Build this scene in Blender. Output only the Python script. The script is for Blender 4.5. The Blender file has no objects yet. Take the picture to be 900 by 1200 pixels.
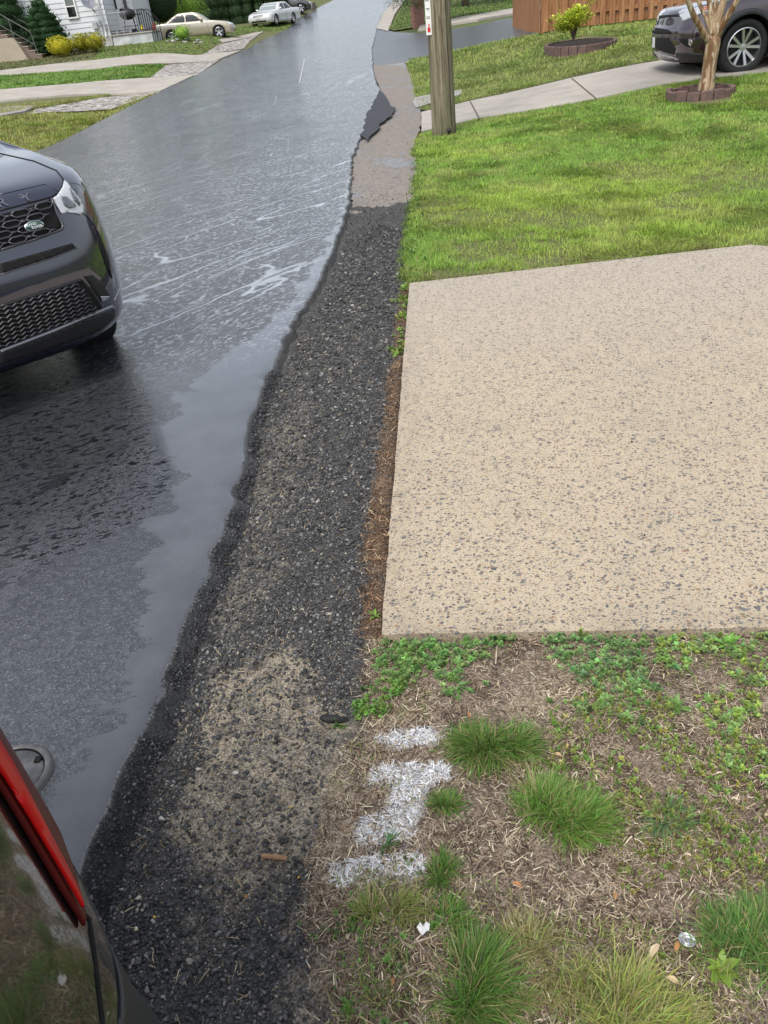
import bpy, bmesh, math, random
import numpy as np
from mathutils import Vector, Matrix
from mathutils.bvhtree import BVHTree
RAD = math.radians
random.seed(7); RNG = np.random.default_rng(7)
scene = bpy.context.scene
COL = scene.collection

# ------------------------------------------------------------------ camera, sky, sun, exposure
CAM_H, PITCH, ROLL, FPX = 1.55, 32.7, 6.5, 900.0
_th, _r = RAD(PITCH), RAD(ROLL)
FWD = np.array([0, math.cos(_th), -math.sin(_th)])
_right = np.array([1., 0, 0]); _up = np.cross(_right, FWD)
RGT = _right*math.cos(_r) - _up*math.sin(_r)
UPV = _right*math.sin(_r) + _up*math.cos(_r)
EYE = np.array([0, 0, CAM_H])
cd = bpy.data.cameras.new('camera'); cam = bpy.data.objects.new('camera', cd); COL.objects.link(cam)
m = Matrix.Identity(4)
for i in range(3):
    m[i][0] = RGT[i]; m[i][1] = UPV[i]; m[i][2] = -FWD[i]; m[i][3] = EYE[i]
cam.matrix_world = m
cd.sensor_fit = 'VERTICAL'; cd.sensor_height = 34.6; cd.sensor_width = 25.95
cd.lens = 34.6*FPX/1200.0
cd.clip_start = 0.05; cd.clip_end = 2000
scene.camera = cam

w = bpy.data.worlds.new('World'); scene.world = w; w.use_nodes = True
nt = w.node_tree; nt.nodes.clear()
sky = nt.nodes.new('ShaderNodeTexSky'); sky.sky_type = 'NISHITA'; sky.sun_disc = False
SUN_EL, SUN_AZ = 58, -150      # azimuth measured from +Y towards +X
sky.sun_elevation = RAD(SUN_EL); sky.sun_rotation = RAD(SUN_AZ)
sky.dust_density = 3.0; sky.air_density = 1.0
hs = nt.nodes.new('ShaderNodeHueSaturation'); hs.inputs['Saturation'].default_value = 0.42
bg = nt.nodes.new('ShaderNodeBackground'); bg.inputs['Strength'].default_value = 0.15
wo = nt.nodes.new('ShaderNodeOutputWorld')
nt.links.new(sky.outputs[0], hs.inputs['Color']); nt.links.new(hs.outputs[0], bg.inputs['Color'])
nt.links.new(bg.outputs[0], wo.inputs['Surface'])
ld = bpy.data.lights.new('sun', 'SUN'); ld.energy = 1.5; ld.angle = RAD(25); ld.color = (1, .96, .9)
lo = bpy.data.objects.new('sun', ld); COL.objects.link(lo)
_sd = Vector((math.sin(RAD(SUN_AZ))*math.cos(RAD(SUN_EL)), math.cos(RAD(SUN_AZ))*math.cos(RAD(SUN_EL)), math.sin(RAD(SUN_EL))))
lo.rotation_euler = _sd.to_track_quat('Z', 'Y').to_euler(); lo.location = _sd*50
vs = scene.view_settings
scene.display_settings.display_device = 'sRGB'
vs.view_transform = 'Standard'; vs.look = 'None'; vs.gamma = 1; vs.use_curve_mapping = False
vs.exposure = 0.62
scene.render.engine = 'CYCLES'
scene.cycles.use_denoising = True
scene.cycles.max_bounces = 6; scene.cycles.diffuse_bounces = 3; scene.cycles.glossy_bounces = 4
scene.cycles.transmission_bounces = 4; scene.cycles.transparent_max_bounces = 8

# ------------------------------------------------------------------ numeric helpers
def _hash(ix, iy, s):
    h = (ix.astype(np.int64)*374761393 + iy.astype(np.int64)*668265263 + s*1442695041) & 0x7fffffff
    h = ((h ^ (h >> 13))*1274126177) & 0x7fffffff
    return ((h ^ (h >> 16)) & 0xffff)/65535.0
def vnoise(x, y, s=0):
    x = np.asarray(x, float); y = np.asarray(y, float)
    ix = np.floor(x); iy = np.floor(y); fx = x-ix; fy = y-iy
    fx = fx*fx*(3-2*fx); fy = fy*fy*(3-2*fy)
    a = _hash(ix, iy, s); b = _hash(ix+1, iy, s); c = _hash(ix, iy+1, s); d = _hash(ix+1, iy+1, s)
    return (a*(1-fx)+b*fx)*(1-fy) + (c*(1-fx)+d*fx)*fy
def fbm(x, y, sc=1.0, o=4, s=0):
    t = 0; a = .5; n = 0
    for k in range(o):
        t = t + a*vnoise(np.asarray(x)*sc+17.3*k, np.asarray(y)*sc-9.1*k, s+k); n += a; a *= .5; sc *= 2.03
    return t/n
def sm(x, a, b):
    t = np.clip((np.asarray(x, float)-a)/(b-a), 0, 1); return t*t*(3-2*t)

YR = [-30, 10, 17, 30, 48, 65, 85, 103, 140, 220, 500]
ZR = [0, 0, .02, .31, .75, 1.40, 2.45, 3.7, 6.6, 12, 20]
YLX = [-30, 5, 16, 24.7, 29.4, 46, 60, 87, 120, 500]
XLV = [-6.6, -6.1, -5.74, -5.71, -5.42, -4.26, -3.15, 1.6, 8, 60]
YRX = [-30, 1, 1.64, 2.5, 4.1, 7.75, 11.6, 16.5, 27, 44.6, 65.4, 87, 120, 500]
XRV = [-1.3, -.76, -.69, -.56, -.47, -.02, .12, .96, 1.22, 2.11, 3.45, 6.1, 12.5, 66]
YLZ = [-30, 10, 17, 25, 30, 36, 42, 48, 55, 68, 90, 500]
ZLZ = [0.05, .05, .12, .36, .55, .80, 1.12, 1.5, 1.55, 1.8, 3.0, 20.5]
YTZ = [-30, 6, 9, 13, 18, 24, 30, 40, 65, 90, 500]
ZTZ = [0, .0, .1, .25, .45, .70, .82, .98, 1.6, 3.0, 20.5]
def zr(Y): return np.interp(Y, YR, ZR)
def zf(X, Y):
    X = np.asarray(X, float); Y = np.asarray(Y, float)
    z = zr(Y); sl = np.interp(Y, YLX, XLV) - X; sr = X - np.interp(Y, YRX, XRV) - .6
    bl = sm(sl, 0, 4); br = sm(sr, 0, 5)
    return z + bl*(np.interp(Y, YLZ, ZLZ)-z) + br*(np.interp(Y, YTZ, ZTZ)-z) + .015*np.clip(sl-4, 0, 30)
def ray(x, y):
    d = FWD*FPX + RGT*(x-450) + UPV*(600-y); return d/np.linalg.norm(d)
def G(x, y, dz=0.0):
    """ground point seen at photo pixel (900x1200)"""
    d = ray(x, y); t = .3; f = lambda t: (EYE+d*t)[2] - (float(zf(*(EYE+d*t)[:2]))+dz)
    while t < 600 and f(t) > 0: t *= 1.01
    a, b = t/1.01, t
    for _ in range(30):
        mm = (a+b)/2
        if f(mm) < 0: b = mm
        else: a = mm
    p = EYE+d*a; return (float(p[0]), float(p[1]))
def GP(pts, dz=0.0): return [G(x, y, dz) for x, y in pts]
def atY(x, y, Y):
    d = ray(x, y); return EYE + d*(Y/d[1])
def atz(x, y, z):
    d = ray(x, y); return EYE + d*((z-CAM_H)/d[2])
def poly_sd(px, py, poly):
    """signed distance to polygon, positive inside"""
    px = np.asarray(px, float); py = np.asarray(py, float)
    d = np.full(px.shape, 1e9); ins = np.zeros(px.shape, bool); n = len(poly)
    for i in range(n):
        ax, ay = poly[i]; bx, by = poly[(i+1) % n]
        vx, vy = bx-ax, by-ay; L = vx*vx+vy*vy+1e-12
        t = np.clip(((px-ax)*vx+(py-ay)*vy)/L, 0, 1)
        d = np.minimum(d, np.hypot(px-ax-t*vx, py-ay-t*vy))
        c = ((ay > py) != (by > py)) & (px < (bx-ax)*(py-ay)/((by-ay) if by != ay else 1e-12)+ax)
        ins ^= c
    return np.where(ins, d, -d)

# ------------------------------------------------------------------ material helpers
MATS = {}
def principled(name, color=(.5,.5,.5), rough=.6, metal=0, spec=.5, coat=0, coat_rough=.05, emit=None, trans=0, ior=1.45, alpha=1):
    if name in MATS: return MATS[name]
    mt = bpy.data.materials.new(name); mt.use_nodes = True
    b = mt.node_tree.nodes['Principled BSDF']
    b.inputs['Base Color'].default_value = (*color, 1); b.inputs['Roughness'].default_value = rough
    b.inputs['Metallic'].default_value = metal; b.inputs['Specular IOR Level'].default_value = spec
    b.inputs['Coat Weight'].default_value = coat; b.inputs['Coat Roughness'].default_value = coat_rough
    b.inputs['Transmission Weight'].default_value = trans; b.inputs['IOR'].default_value = ior
    b.inputs['Alpha'].default_value = alpha
    MATS[name] = mt; return mt
class NT:
    def __init__(s, mt): s.t = mt.node_tree; s.b = s.t.nodes['Principled BSDF']
    def n(s, typ, **kw):
        nd = s.t.nodes.new(typ)
        for k, v in kw.items():
            if k in nd.inputs.keys() if isinstance(k, str) else False: nd.inputs[k].default_value = v
            else: setattr(nd, k, v)
        return nd
    def l(s, a, b): s.t.links.new(a, b)
    def coord(s, scale=(1,1,1), rot=(0,0,0), loc=(0,0,0)):
        tc = s.t.nodes.new('ShaderNodeTexCoord'); mp = s.t.nodes.new('ShaderNodeMapping')
        mp.inputs['Scale'].default_value = scale; mp.inputs['Rotation'].default_value = rot; mp.inputs['Location'].default_value = loc
        s.l(tc.outputs['Object'], mp.inputs['Vector']); return mp.outputs[0]
    def noise(s, vec, scale=5, detail=4, rough=.55, dist=0):
        n = s.t.nodes.new('ShaderNodeTexNoise'); n.inputs['Scale'].default_value = scale; n.inputs['Detail'].default_value = detail
        n.inputs['Roughness'].default_value = rough; n.inputs['Distortion'].default_value = dist; s.l(vec, n.inputs['Vector']); return n.outputs['Fac']
    def vor(s, vec, scale=5, feature='F1', rnd=1.0, out='Distance'):
        n = s.t.nodes.new('ShaderNodeTexVoronoi'); n.feature = feature; n.inputs['Scale'].default_value = scale
        n.inputs['Randomness'].default_value = rnd; s.l(vec, n.inputs['Vector']); return n.outputs[out]
    def math(s, op, a, b=None, c=None, clamp=False):
        n = s.t.nodes.new('ShaderNodeMath'); n.operation = op; n.use_clamp = clamp
        for i, v in enumerate((a, b, c)):
            if v is None: continue
            if isinstance(v, (int, float)): n.inputs[i].default_value = v
            else: s.l(v, n.inputs[i])
        return n.outputs[0]
    def ramp(s, fac, a, b, lo=0.0, hi=1.0):
        n = s.t.nodes.new('ShaderNodeMapRange'); n.interpolation_type = 'SMOOTHSTEP'
        n.inputs['From Min'].default_value = a; n.inputs['From Max'].default_value = b
        n.inputs['To Min'].default_value = lo; n.inputs['To Max'].default_value = hi
        s.l(fac, n.inputs['Value']); return n.outputs[0]
    def mix(s, fac, a, b, mode='MIX'):
        n = s.t.nodes.new('ShaderNodeMix'); n.data_type = 'RGBA'; n.blend_type = mode
        for sock, v in ((n.inputs[0], fac), (n.inputs[6], a), (n.inputs[7], b)):
            if isinstance(v, (int, float)): sock.default_value = v if sock == n.inputs[0] else (v, v, v, 1)
            elif isinstance(v, tuple): sock.default_value = (*v, 1) if len(v) == 3 else v
            else: s.l(v, sock)
        return n.outputs[2]
    def attr(s, name, out='Color'):
        n = s.t.nodes.new('ShaderNodeAttribute'); n.attribute_name = name; return n.outputs[out]
    def bump(s, h, strength=.5, dist=.01, normal=None):
        n = s.t.nodes.new('ShaderNodeBump'); n.inputs['Distance'].default_value = dist
        if isinstance(strength, (int, float)): n.inputs['Strength'].default_value = strength
        else: s.l(strength, n.inputs['Strength'])
        s.l(h, n.inputs['Height'])
        if normal is not None: s.l(normal, n.inputs['Normal'])
        return n.outputs[0]
    def base(s, c): s.l(c, s.b.inputs['Base Color'])
    def rough(s, c): s.l(c, s.b.inputs['Roughness'])
    def normal(s, c): s.l(c, s.b.inputs['Normal'])

def noisy(name, c1, c2, scale=8, rough=.8, bump=.3, bdist=.01, spec=.4, stretch=(1,1,1), detail=5, fine=60):
    """two-tone weathered surface"""
    if name in MATS: return MATS[name]
    mt = principled(name, c1, rough, spec=spec); N = NT(mt); v = N.coord(stretch)
    a = N.noise(v, scale, detail, .6); f = N.noise(v, fine, 3, .6)
    k = N.math('ADD', N.math('MULTIPLY', a, .7), N.math('MULTIPLY', f, .3))
    N.base(N.mix(N.ramp(k, .35, .65), c1, c2))
    if bump: N.normal(N.bump(k, bump, bdist))
    return mt
def attr_mat(name, rough=.7, spec=.3, trans_leaf=0, var=.0, scale=40):
    if name in MATS: return MATS[name]
    mt = principled(name, (.5,.5,.5), rough, spec=spec); N = NT(mt)
    c = N.attr('Col')
    if var:
        f = N.noise(N.coord(), scale, 3, .6)
        g = N.ramp(f, .3, .7, 1-var, 1+var)
        n = N.t.nodes.new('ShaderNodeVectorMath'); n.operation = 'SCALE'; N.l(c, n.inputs[0]); N.l(g, n.inputs['Scale']); c = n.outputs[0]
    N.l(c, N.b.inputs['Base Color'])
    if trans_leaf:
        out = N.t.nodes['Material Output']; tr = N.t.nodes.new('ShaderNodeBsdfTranslucent'); N.l(c, tr.inputs['Color'])
        mx = N.t.nodes.new('ShaderNodeMixShader'); mx.inputs[0].default_value = trans_leaf
        N.l(N.b.outputs[0], mx.inputs[1]); N.l(tr.outputs[0], mx.inputs[2]); N.l(mx.outputs[0], out.inputs['Surface'])
    return mt

# ------------------------------------------------------------------ object helpers
def link(name, me, mat=None, parent=None, smooth=False):
    o = bpy.data.objects.new(name, me); COL.objects.link(o)
    if mat is not None:
        for mm in (mat if isinstance(mat, (list, tuple)) else [mat]): me.materials.append(mm)
    if smooth: me.polygons.foreach_set('use_smooth', [True]*len(me.polygons))
    if parent is not None: o.parent = parent
    return o
def obj(name, bm, mat=None, parent=None, smooth=False):
    bmesh.ops.recalc_face_normals(bm, faces=bm.faces)
    me = bpy.data.meshes.new(name); bm.to_mesh(me); bm.free()
    return link(name, me, mat, parent, smooth)
def tag(o, label, cat, group=None, kind=None):
    o['label'] = label; o['category'] = cat
    if group: o['group'] = group
    if kind: o['kind'] = kind
    return o
def struct(o): o['kind'] = 'structure'; return o
def thing(name, loc, rz, label, cat, group=None, rx=0, ry=0):
    o = bpy.data.objects.new(name, None); COL.objects.link(o); o.empty_display_size = .2
    o.location = loc; o.rotation_euler = (rx, ry, rz); tag(o, label, cat, group); return o
def np_mesh(name, V, F, colors=None, smooth=False):
    """F: (n,k) array of equal-size faces"""
    V = np.asarray(V, np.float32); F = np.asarray(F, np.int32)
    me = bpy.data.meshes.new(name); me.vertices.add(len(V)); me.vertices.foreach_set('co', V.ravel())
    k = F.shape[1]; me.loops.add(F.size); me.loops.foreach_set('vertex_index', F.ravel())
    me.polygons.add(len(F)); me.polygons.foreach_set('loop_start', np.arange(0, F.size, k, dtype=np.int32))
    if smooth: me.polygons.foreach_set('use_smooth', np.ones(len(F), bool))
    me.update(calc_edges=True)
    if colors is not None:
        a = me.color_attributes.new('Col', 'FLOAT_COLOR', 'POINT')
        c = np.ones((len(V), 4), np.float32); c[:, :3] = colors; a.data.foreach_set('color', c.ravel())
    return me
def fattr(me, name, vals):
    a = me.attributes.new(name, 'FLOAT', 'POINT'); a.data.foreach_set('value', np.asarray(vals, np.float32))
def box(bm, x0, x1, y0, y1, z0, z1, bev=0, M=None):
    vs_ = [bm.verts.new((x, y, z)) for z in (z0, z1) for y in (y0, y1) for x in (x0, x1)]
    fs = [bm.faces.new([vs_[i] for i in q]) for q in ((0,2,3,1),(4,5,7,6),(0,1,5,4),(2,6,7,3),(0,4,6,2),(1,3,7,5))]
    if bev:
        es = list({e for f in fs for e in f.edges})
        r = bmesh.ops.bevel(bm, geom=es, offset=bev, segments=2, profile=.5, affect='EDGES')
        vs_ = list({v for f in r['faces'] for v in f.verts} | {v for v in vs_ if v.is_valid})
    if M is not None: bmesh.ops.transform(bm, matrix=M, verts=[v for v in vs_ if v.is_valid])
    return vs_
def tube(bm, pts, r, seg=8, cap=True):
    pts = [Vector(p) for p in pts]; n = len(pts)
    rs = r if isinstance(r, (list, tuple)) else [r]*n
    rings = []; prev = None
    for i, p in enumerate(pts):
        t = (pts[min(i+1, n-1)]-pts[max(i-1, 0)]).normalized()
        if prev is None:
            a = Vector((0,0,1)) if abs(t.z) < .9 else Vector((1,0,0)); u = t.cross(a).normalized()
        else: u = (prev - t*prev.dot(t)).normalized()
        prev = u; v = t.cross(u)
        rings.append([bm.verts.new(p+(u*math.cos(2*math.pi*k/seg)+v*math.sin(2*math.pi*k/seg))*rs[i]) for k in range(seg)])
    for a, b in zip(rings, rings[1:]):
        for k in range(seg): bm.faces.new((a[k], a[(k+1) % seg], b[(k+1) % seg], b[k]))
    if cap: bm.faces.new(rings[0][::-1]); bm.faces.new(rings[-1])
    return rings
def lathe(bm, prof, seg=48, M=None, axis='Z'):
    """prof: list of (r, h) ; closed surface of revolution"""
    rings = []
    for r, h in prof:
        ring = []
        for k in range(seg):
            a = 2*math.pi*k/seg; p = Vector((r*math.cos(a), r*math.sin(a), h))
            if axis == 'X': p = Vector((h, r*math.cos(a), r*math.sin(a)))
            ring.append(bm.verts.new(M @ p if M is not None else p))
        rings.append(ring)
    for a, b in zip(rings, rings[1:]):
        for k in range(seg): bm.faces.new((a[k], a[(k+1) % seg], b[(k+1) % seg], b[k]))
    return rings
def prism(bm, poly, h0, h1, M=None, bev=0):
    a = [bm.verts.new((x, y, h0)) for x, y in poly]; b = [bm.verts.new((x, y, h1)) for x, y in poly]; n = len(poly)
    fs = [bm.faces.new(a[::-1]), bm.faces.new(b)] + [bm.faces.new((a[i], a[(i+1) % n], b[(i+1) % n], b[i])) for i in range(n)]
    vs_ = a+b
    if bev:
        es = list({e for f in fs for e in f.edges})
        r = bmesh.ops.bevel(bm, geom=es, offset=bev, segments=2, profile=.5, affect='EDGES')
        vs_ = list({v for f in r['faces'] for v in f.verts} | {v for v in vs_ if v.is_valid})
    if M is not None: bmesh.ops.transform(bm, matrix=M, verts=[v for v in vs_ if v.is_valid])
def sheet(name, poly, mat, dz=0.0, cell=.5, skirt=0, zfun=None, wob=0, smooth=True):
    """polygon draped on the terrain, cut on a grid so that it follows it"""
    if wob:
        q = []
        n = len(poly)
        for i in range(n):
            a = np.array(poly[i]); b = np.array(poly[(i+1) % n]); L = np.linalg.norm(b-a); k = max(1, min(60, int(L/(wob*3))))
            for j in range(k):
                p = a+(b-a)*j/k; q.append((p[0]+(fbm(p[0]*1., p[1]*1., 1/(wob*4), 3, 5)-.5)*wob*2, p[1]+(fbm(p[0], p[1], 1/(wob*4), 3, 9)-.5)*wob*2))
        poly = q
    bm = bmesh.new(); vs_ = [bm.verts.new((float(x), float(y), 0)) for x, y in poly]; bm.faces.new(vs_)
    xs = [p[0] for p in poly]; ys = [p[1] for p in poly]
    for ax, lo_, hi_ in ((0, min(xs), max(xs)), (1, min(ys), max(ys))):
        k = math.floor(lo_/cell)+1
        while k*cell < hi_:
            co = [0, 0, 0]; co[ax] = k*cell+1e-4; no = [0, 0, 0]; no[ax] = 1
            bmesh.ops.bisect_plane(bm, geom=list(bm.verts)+list(bm.edges)+list(bm.faces), plane_co=co, plane_no=no, dist=1e-6); k += 1
    bmesh.ops.triangulate(bm, faces=bm.faces)
    bmesh.ops.recalc_face_normals(bm, faces=bm.faces)
    if sum(f.normal.z for f in bm.faces) < 0: bmesh.ops.reverse_faces(bm, faces=bm.faces)
    zz = zfun or (lambda X, Y: zf(X, Y)+dz)
    for v in bm.verts: v.co.z = float(zz(v.co.x, v.co.y))
    if skirt:
        be = [e for e in bm.edges if e.is_boundary]
        r = bmesh.ops.extrude_edge_only(bm, edges=be)
        for v in r['geom']:
            if isinstance(v, bmesh.types.BMVert): v.co.z -= skirt
    me = bpy.data.meshes.new(name); bm.to_mesh(me); bm.free()
    return link(name, me, mat, None, smooth and not skirt)

# ---- scatter: many copies of small template meshes baked into ONE mesh
def scatter(name, templates, pos, yaw, tilt, scale, col, mat, tip=None, tilt_dir=None, obj_parent=None, smooth=False, roll=None):
    n = len(pos); pos = np.asarray(pos, float); yaw = np.asarray(yaw, float); tilt = np.asarray(tilt, float)
    scale = np.asarray(scale, float); scale = scale if scale.ndim == 2 else np.repeat(scale[:, None], 3, 1)
    tsel = RNG.integers(0, len(templates), n); VV = []; FF = []; CC = []; off = 0
    for k, (tv, tf, tc) in enumerate(templates):
        idx = np.nonzero(tsel == k)[0]
        if len(idx) == 0: continue
        v = tv[None]*scale[idx][:, None, :]
        if roll is not None:
            cr, sr_ = np.cos(roll[idx])[:, None], np.sin(roll[idx])[:, None]
            v = np.stack([v[..., 0]*cr+v[..., 2]*sr_, v[..., 1], -v[..., 0]*sr_+v[..., 2]*cr], -1)
        ct, st = np.cos(tilt[idx])[:, None], np.sin(tilt[idx])[:, None]      # tilt about X: +Z leans to +Y
        v = np.stack([v[..., 0], v[..., 1]*ct+v[..., 2]*st, -v[..., 1]*st+v[..., 2]*ct], -1)
        cy, sy = np.cos(yaw[idx])[:, None], np.sin(yaw[idx])[:, None]
        v = np.stack([v[..., 0]*cy-v[..., 1]*sy, v[..., 0]*sy+v[..., 1]*cy, v[..., 2]], -1) + pos[idx][:, None, :]
        nv = tv.shape[0]
        f = tf[None]+(np.arange(len(idx))*nv)[:, None, None]+off
        c = col[idx][:, None, :]*tc[None, :, None] if col is not None else None
        VV.append(v.reshape(-1, 3)); FF.append(f.reshape(-1, tf.shape[1])); off += len(idx)*nv
        CC.append(np.broadcast_to(c, (len(idx), nv, 3)).reshape(-1, 3))
    me = np_mesh(name, np.concatenate(VV), np.concatenate(FF), np.clip(np.concatenate(CC), 0, 1), smooth)
    return link(name, me, mat, obj_parent)
def blade_t(bend, w=1.0, seg=3):
    """unit blade along +Z, leaning to +Y by bend; triangles"""
    V = []; C = []
    for i in range(seg):
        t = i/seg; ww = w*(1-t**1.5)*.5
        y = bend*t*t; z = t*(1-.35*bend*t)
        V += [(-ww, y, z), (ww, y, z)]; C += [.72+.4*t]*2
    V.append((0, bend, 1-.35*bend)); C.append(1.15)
    F = []
    for i in range(seg-1):
        a = 2*i; F += [(a, a+1, a+3), (a, a+3, a+2)]
    F.append((2*seg-2, 2*seg-1, 2*seg))
    return np.array(V, float), np.array(F), np.array(C)
BLADES = [blade_t(b) for b in (.05, .25, .5, .75, 1.0)]
def stone_t(seed, flat=.62):
    r = np.random.default_rng(seed); bm = bmesh.new(); bmesh.ops.create_icosphere(bm, subdivisions=1, radius=.5)
    V = np.array([v.co[:] for v in bm.verts]); F = np.array([[v.index for v in f.verts] for f in bm.faces]); bm.free()
    V = V + r.normal(0, .07, V.shape)
    for _ in range(7):     # chop facets
        n = r.normal(size=3); n /= np.linalg.norm(n); d = V@n; lim = r.uniform(.14, .36)
        V = V - np.outer(np.clip(d-lim, 0, None), n)
    V *= r.uniform(.8, 1.25, 3)*np.array([1, .85, flat]); return V, F, np.ones(len(V))
STONES = [stone_t(i) for i in range(10)]
def leaf_t(aspect=.45, bend=.25, fold=.15):
    """leaf along +Y, unit length"""
    V = []; prof = [(0, .05), (.2, .7), (.5, 1), (.8, .6), (1, .02)]
    for t, ww in prof:
        z = bend*math.sin(t*2.2)-.1*t
        V += [(-ww*aspect/2, t, z+fold*ww*aspect), (0, t, z), (ww*aspect/2, t, z+fold*ww*aspect)]
    F = []
    for i in range(len(prof)-1):
        a = 3*i
        for k in (0, 1): F += [(a+k, a+k+1, a+k+4), (a+k, a+k+4, a+k+3)]
    return np.array(V, float), np.array(F), np.tile([1.05, .85, 1.05], len(prof))
def rosette_t(seed, n=7, aspect=.45, lift=.5, levels=1, small=.5):
    """plant of several leaves, unit leaf length"""
    r = np.random.default_rng(seed); lv, lf, lc = leaf_t(aspect, .25); VV = []; FF = []; CC = []; off = 0
    for L in range(levels):
        for k in range(n):
            a = 2*math.pi*(k+r.uniform(-.3, .3))/n+L*.6; t = lift*r.uniform(.5, 1.2)+L*.25; s = r.uniform(.6, 1.05)*(1-small*L/max(1, levels))
            v = lv*s; v = np.stack([v[:, 0], v[:, 1]*math.cos(t)-v[:, 2]*math.sin(t), v[:, 1]*math.sin(t)+v[:, 2]*math.cos(t)+L*.35], -1)
            v = np.stack([v[:, 0]*math.cos(a)-v[:, 1]*math.sin(a), v[:, 0]*math.sin(a)+v[:, 1]*math.cos(a), v[:, 2]], -1)
            VV.append(v); FF.append(lf+off); CC.append(lc*r.uniform(.8, 1.2)); off += len(lv)
    return np.concatenate(VV), np.concatenate(FF), np.concatenate(CC)
def pick(poly_or_f, n, x0, x1, y0, y1, pw=0):
    """n random points in a box; density falls like 1/(1+(d/ref)^pw) is applied by caller"""
    x = RNG.uniform(x0, x1, n); y = RNG.uniform(y0, y1, n); return x, y
def jit(c, n, v=.15, hv=.05):
    c = np.asarray(c, float); return np.clip(c[None]*(1+RNG.normal(0, v, (n, 1)))*(1+RNG.normal(0, hv, (n, 3))), 0, 1)
# ------------------------------------------------------------------ terrain
def make_ground():
    xs = np.concatenate([-np.geomspace(400, 8.2, 36), np.arange(-8, 16, .5), np.geomspace(16, 400, 36)])
    ys = np.concatenate([-np.geomspace(200, 4.2, 14), np.arange(-4, 30, .5), np.arange(30, 110, 2.), np.geomspace(110, 900, 24)])
    X, Y = np.meshgrid(xs, ys); Z = zf(X, Y)-.06
    V = np.stack([X, Y, Z], -1).reshape(-1, 3); nx = len(xs); ny = len(ys)
    i = np.arange(nx-1)[None]+np.arange(ny-1)[:, None]*nx
    F = np.stack([i, i+1, i+nx+1, i+nx], -1).reshape(-1, 4)
    return struct(link('ground', np_mesh('ground', V, F, smooth=True), noisy('soil_far', (.10,.12,.04), (.075,.10,.03), 3, .9)))
make_ground()

# ------------------------------------------------------------------ road
EDGE_PX = [(100,1030),(130,945),(160,878),(187,818),(215,742),(250,655),(272,600),(288,535),(300,483),(320,430),(340,385),(375,330),
           (398,275),(408,245),(411,215),(413,185),(422,163),(441,142),(456,129),(451,111),(441,97),(437,78),(436,56),(441,34),(447,18),(457,4)]
EDGE = GP(EDGE_PX, .045)
_ey = np.array([-30, -2, .2]+[p[1] for p in EDGE]+[120, 180, 400]); _ex = np.array([-2.2, -1.0, -.84]+[p[0] for p in EDGE]+[13, 26, 90])
def road_right(Y): return np.interp(Y, _ey, _ex)
LEFT_PX = [(-60,225),(40,181),(95,155),(150,127),(187,108),(228,90),(262,70),(290,58),(305,48),(330,38),(355,19),(390,1)]
LEFT = GP(LEFT_PX, .02)
_ly = np.array([-30]+[p[1] for p in LEFT]+[120, 180, 400]); _lx = np.array([-6.9]+[p[0] for p in LEFT]+[6.5, 19, 82])
def road_left(Y): return np.interp(Y, _ly, _lx)
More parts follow.
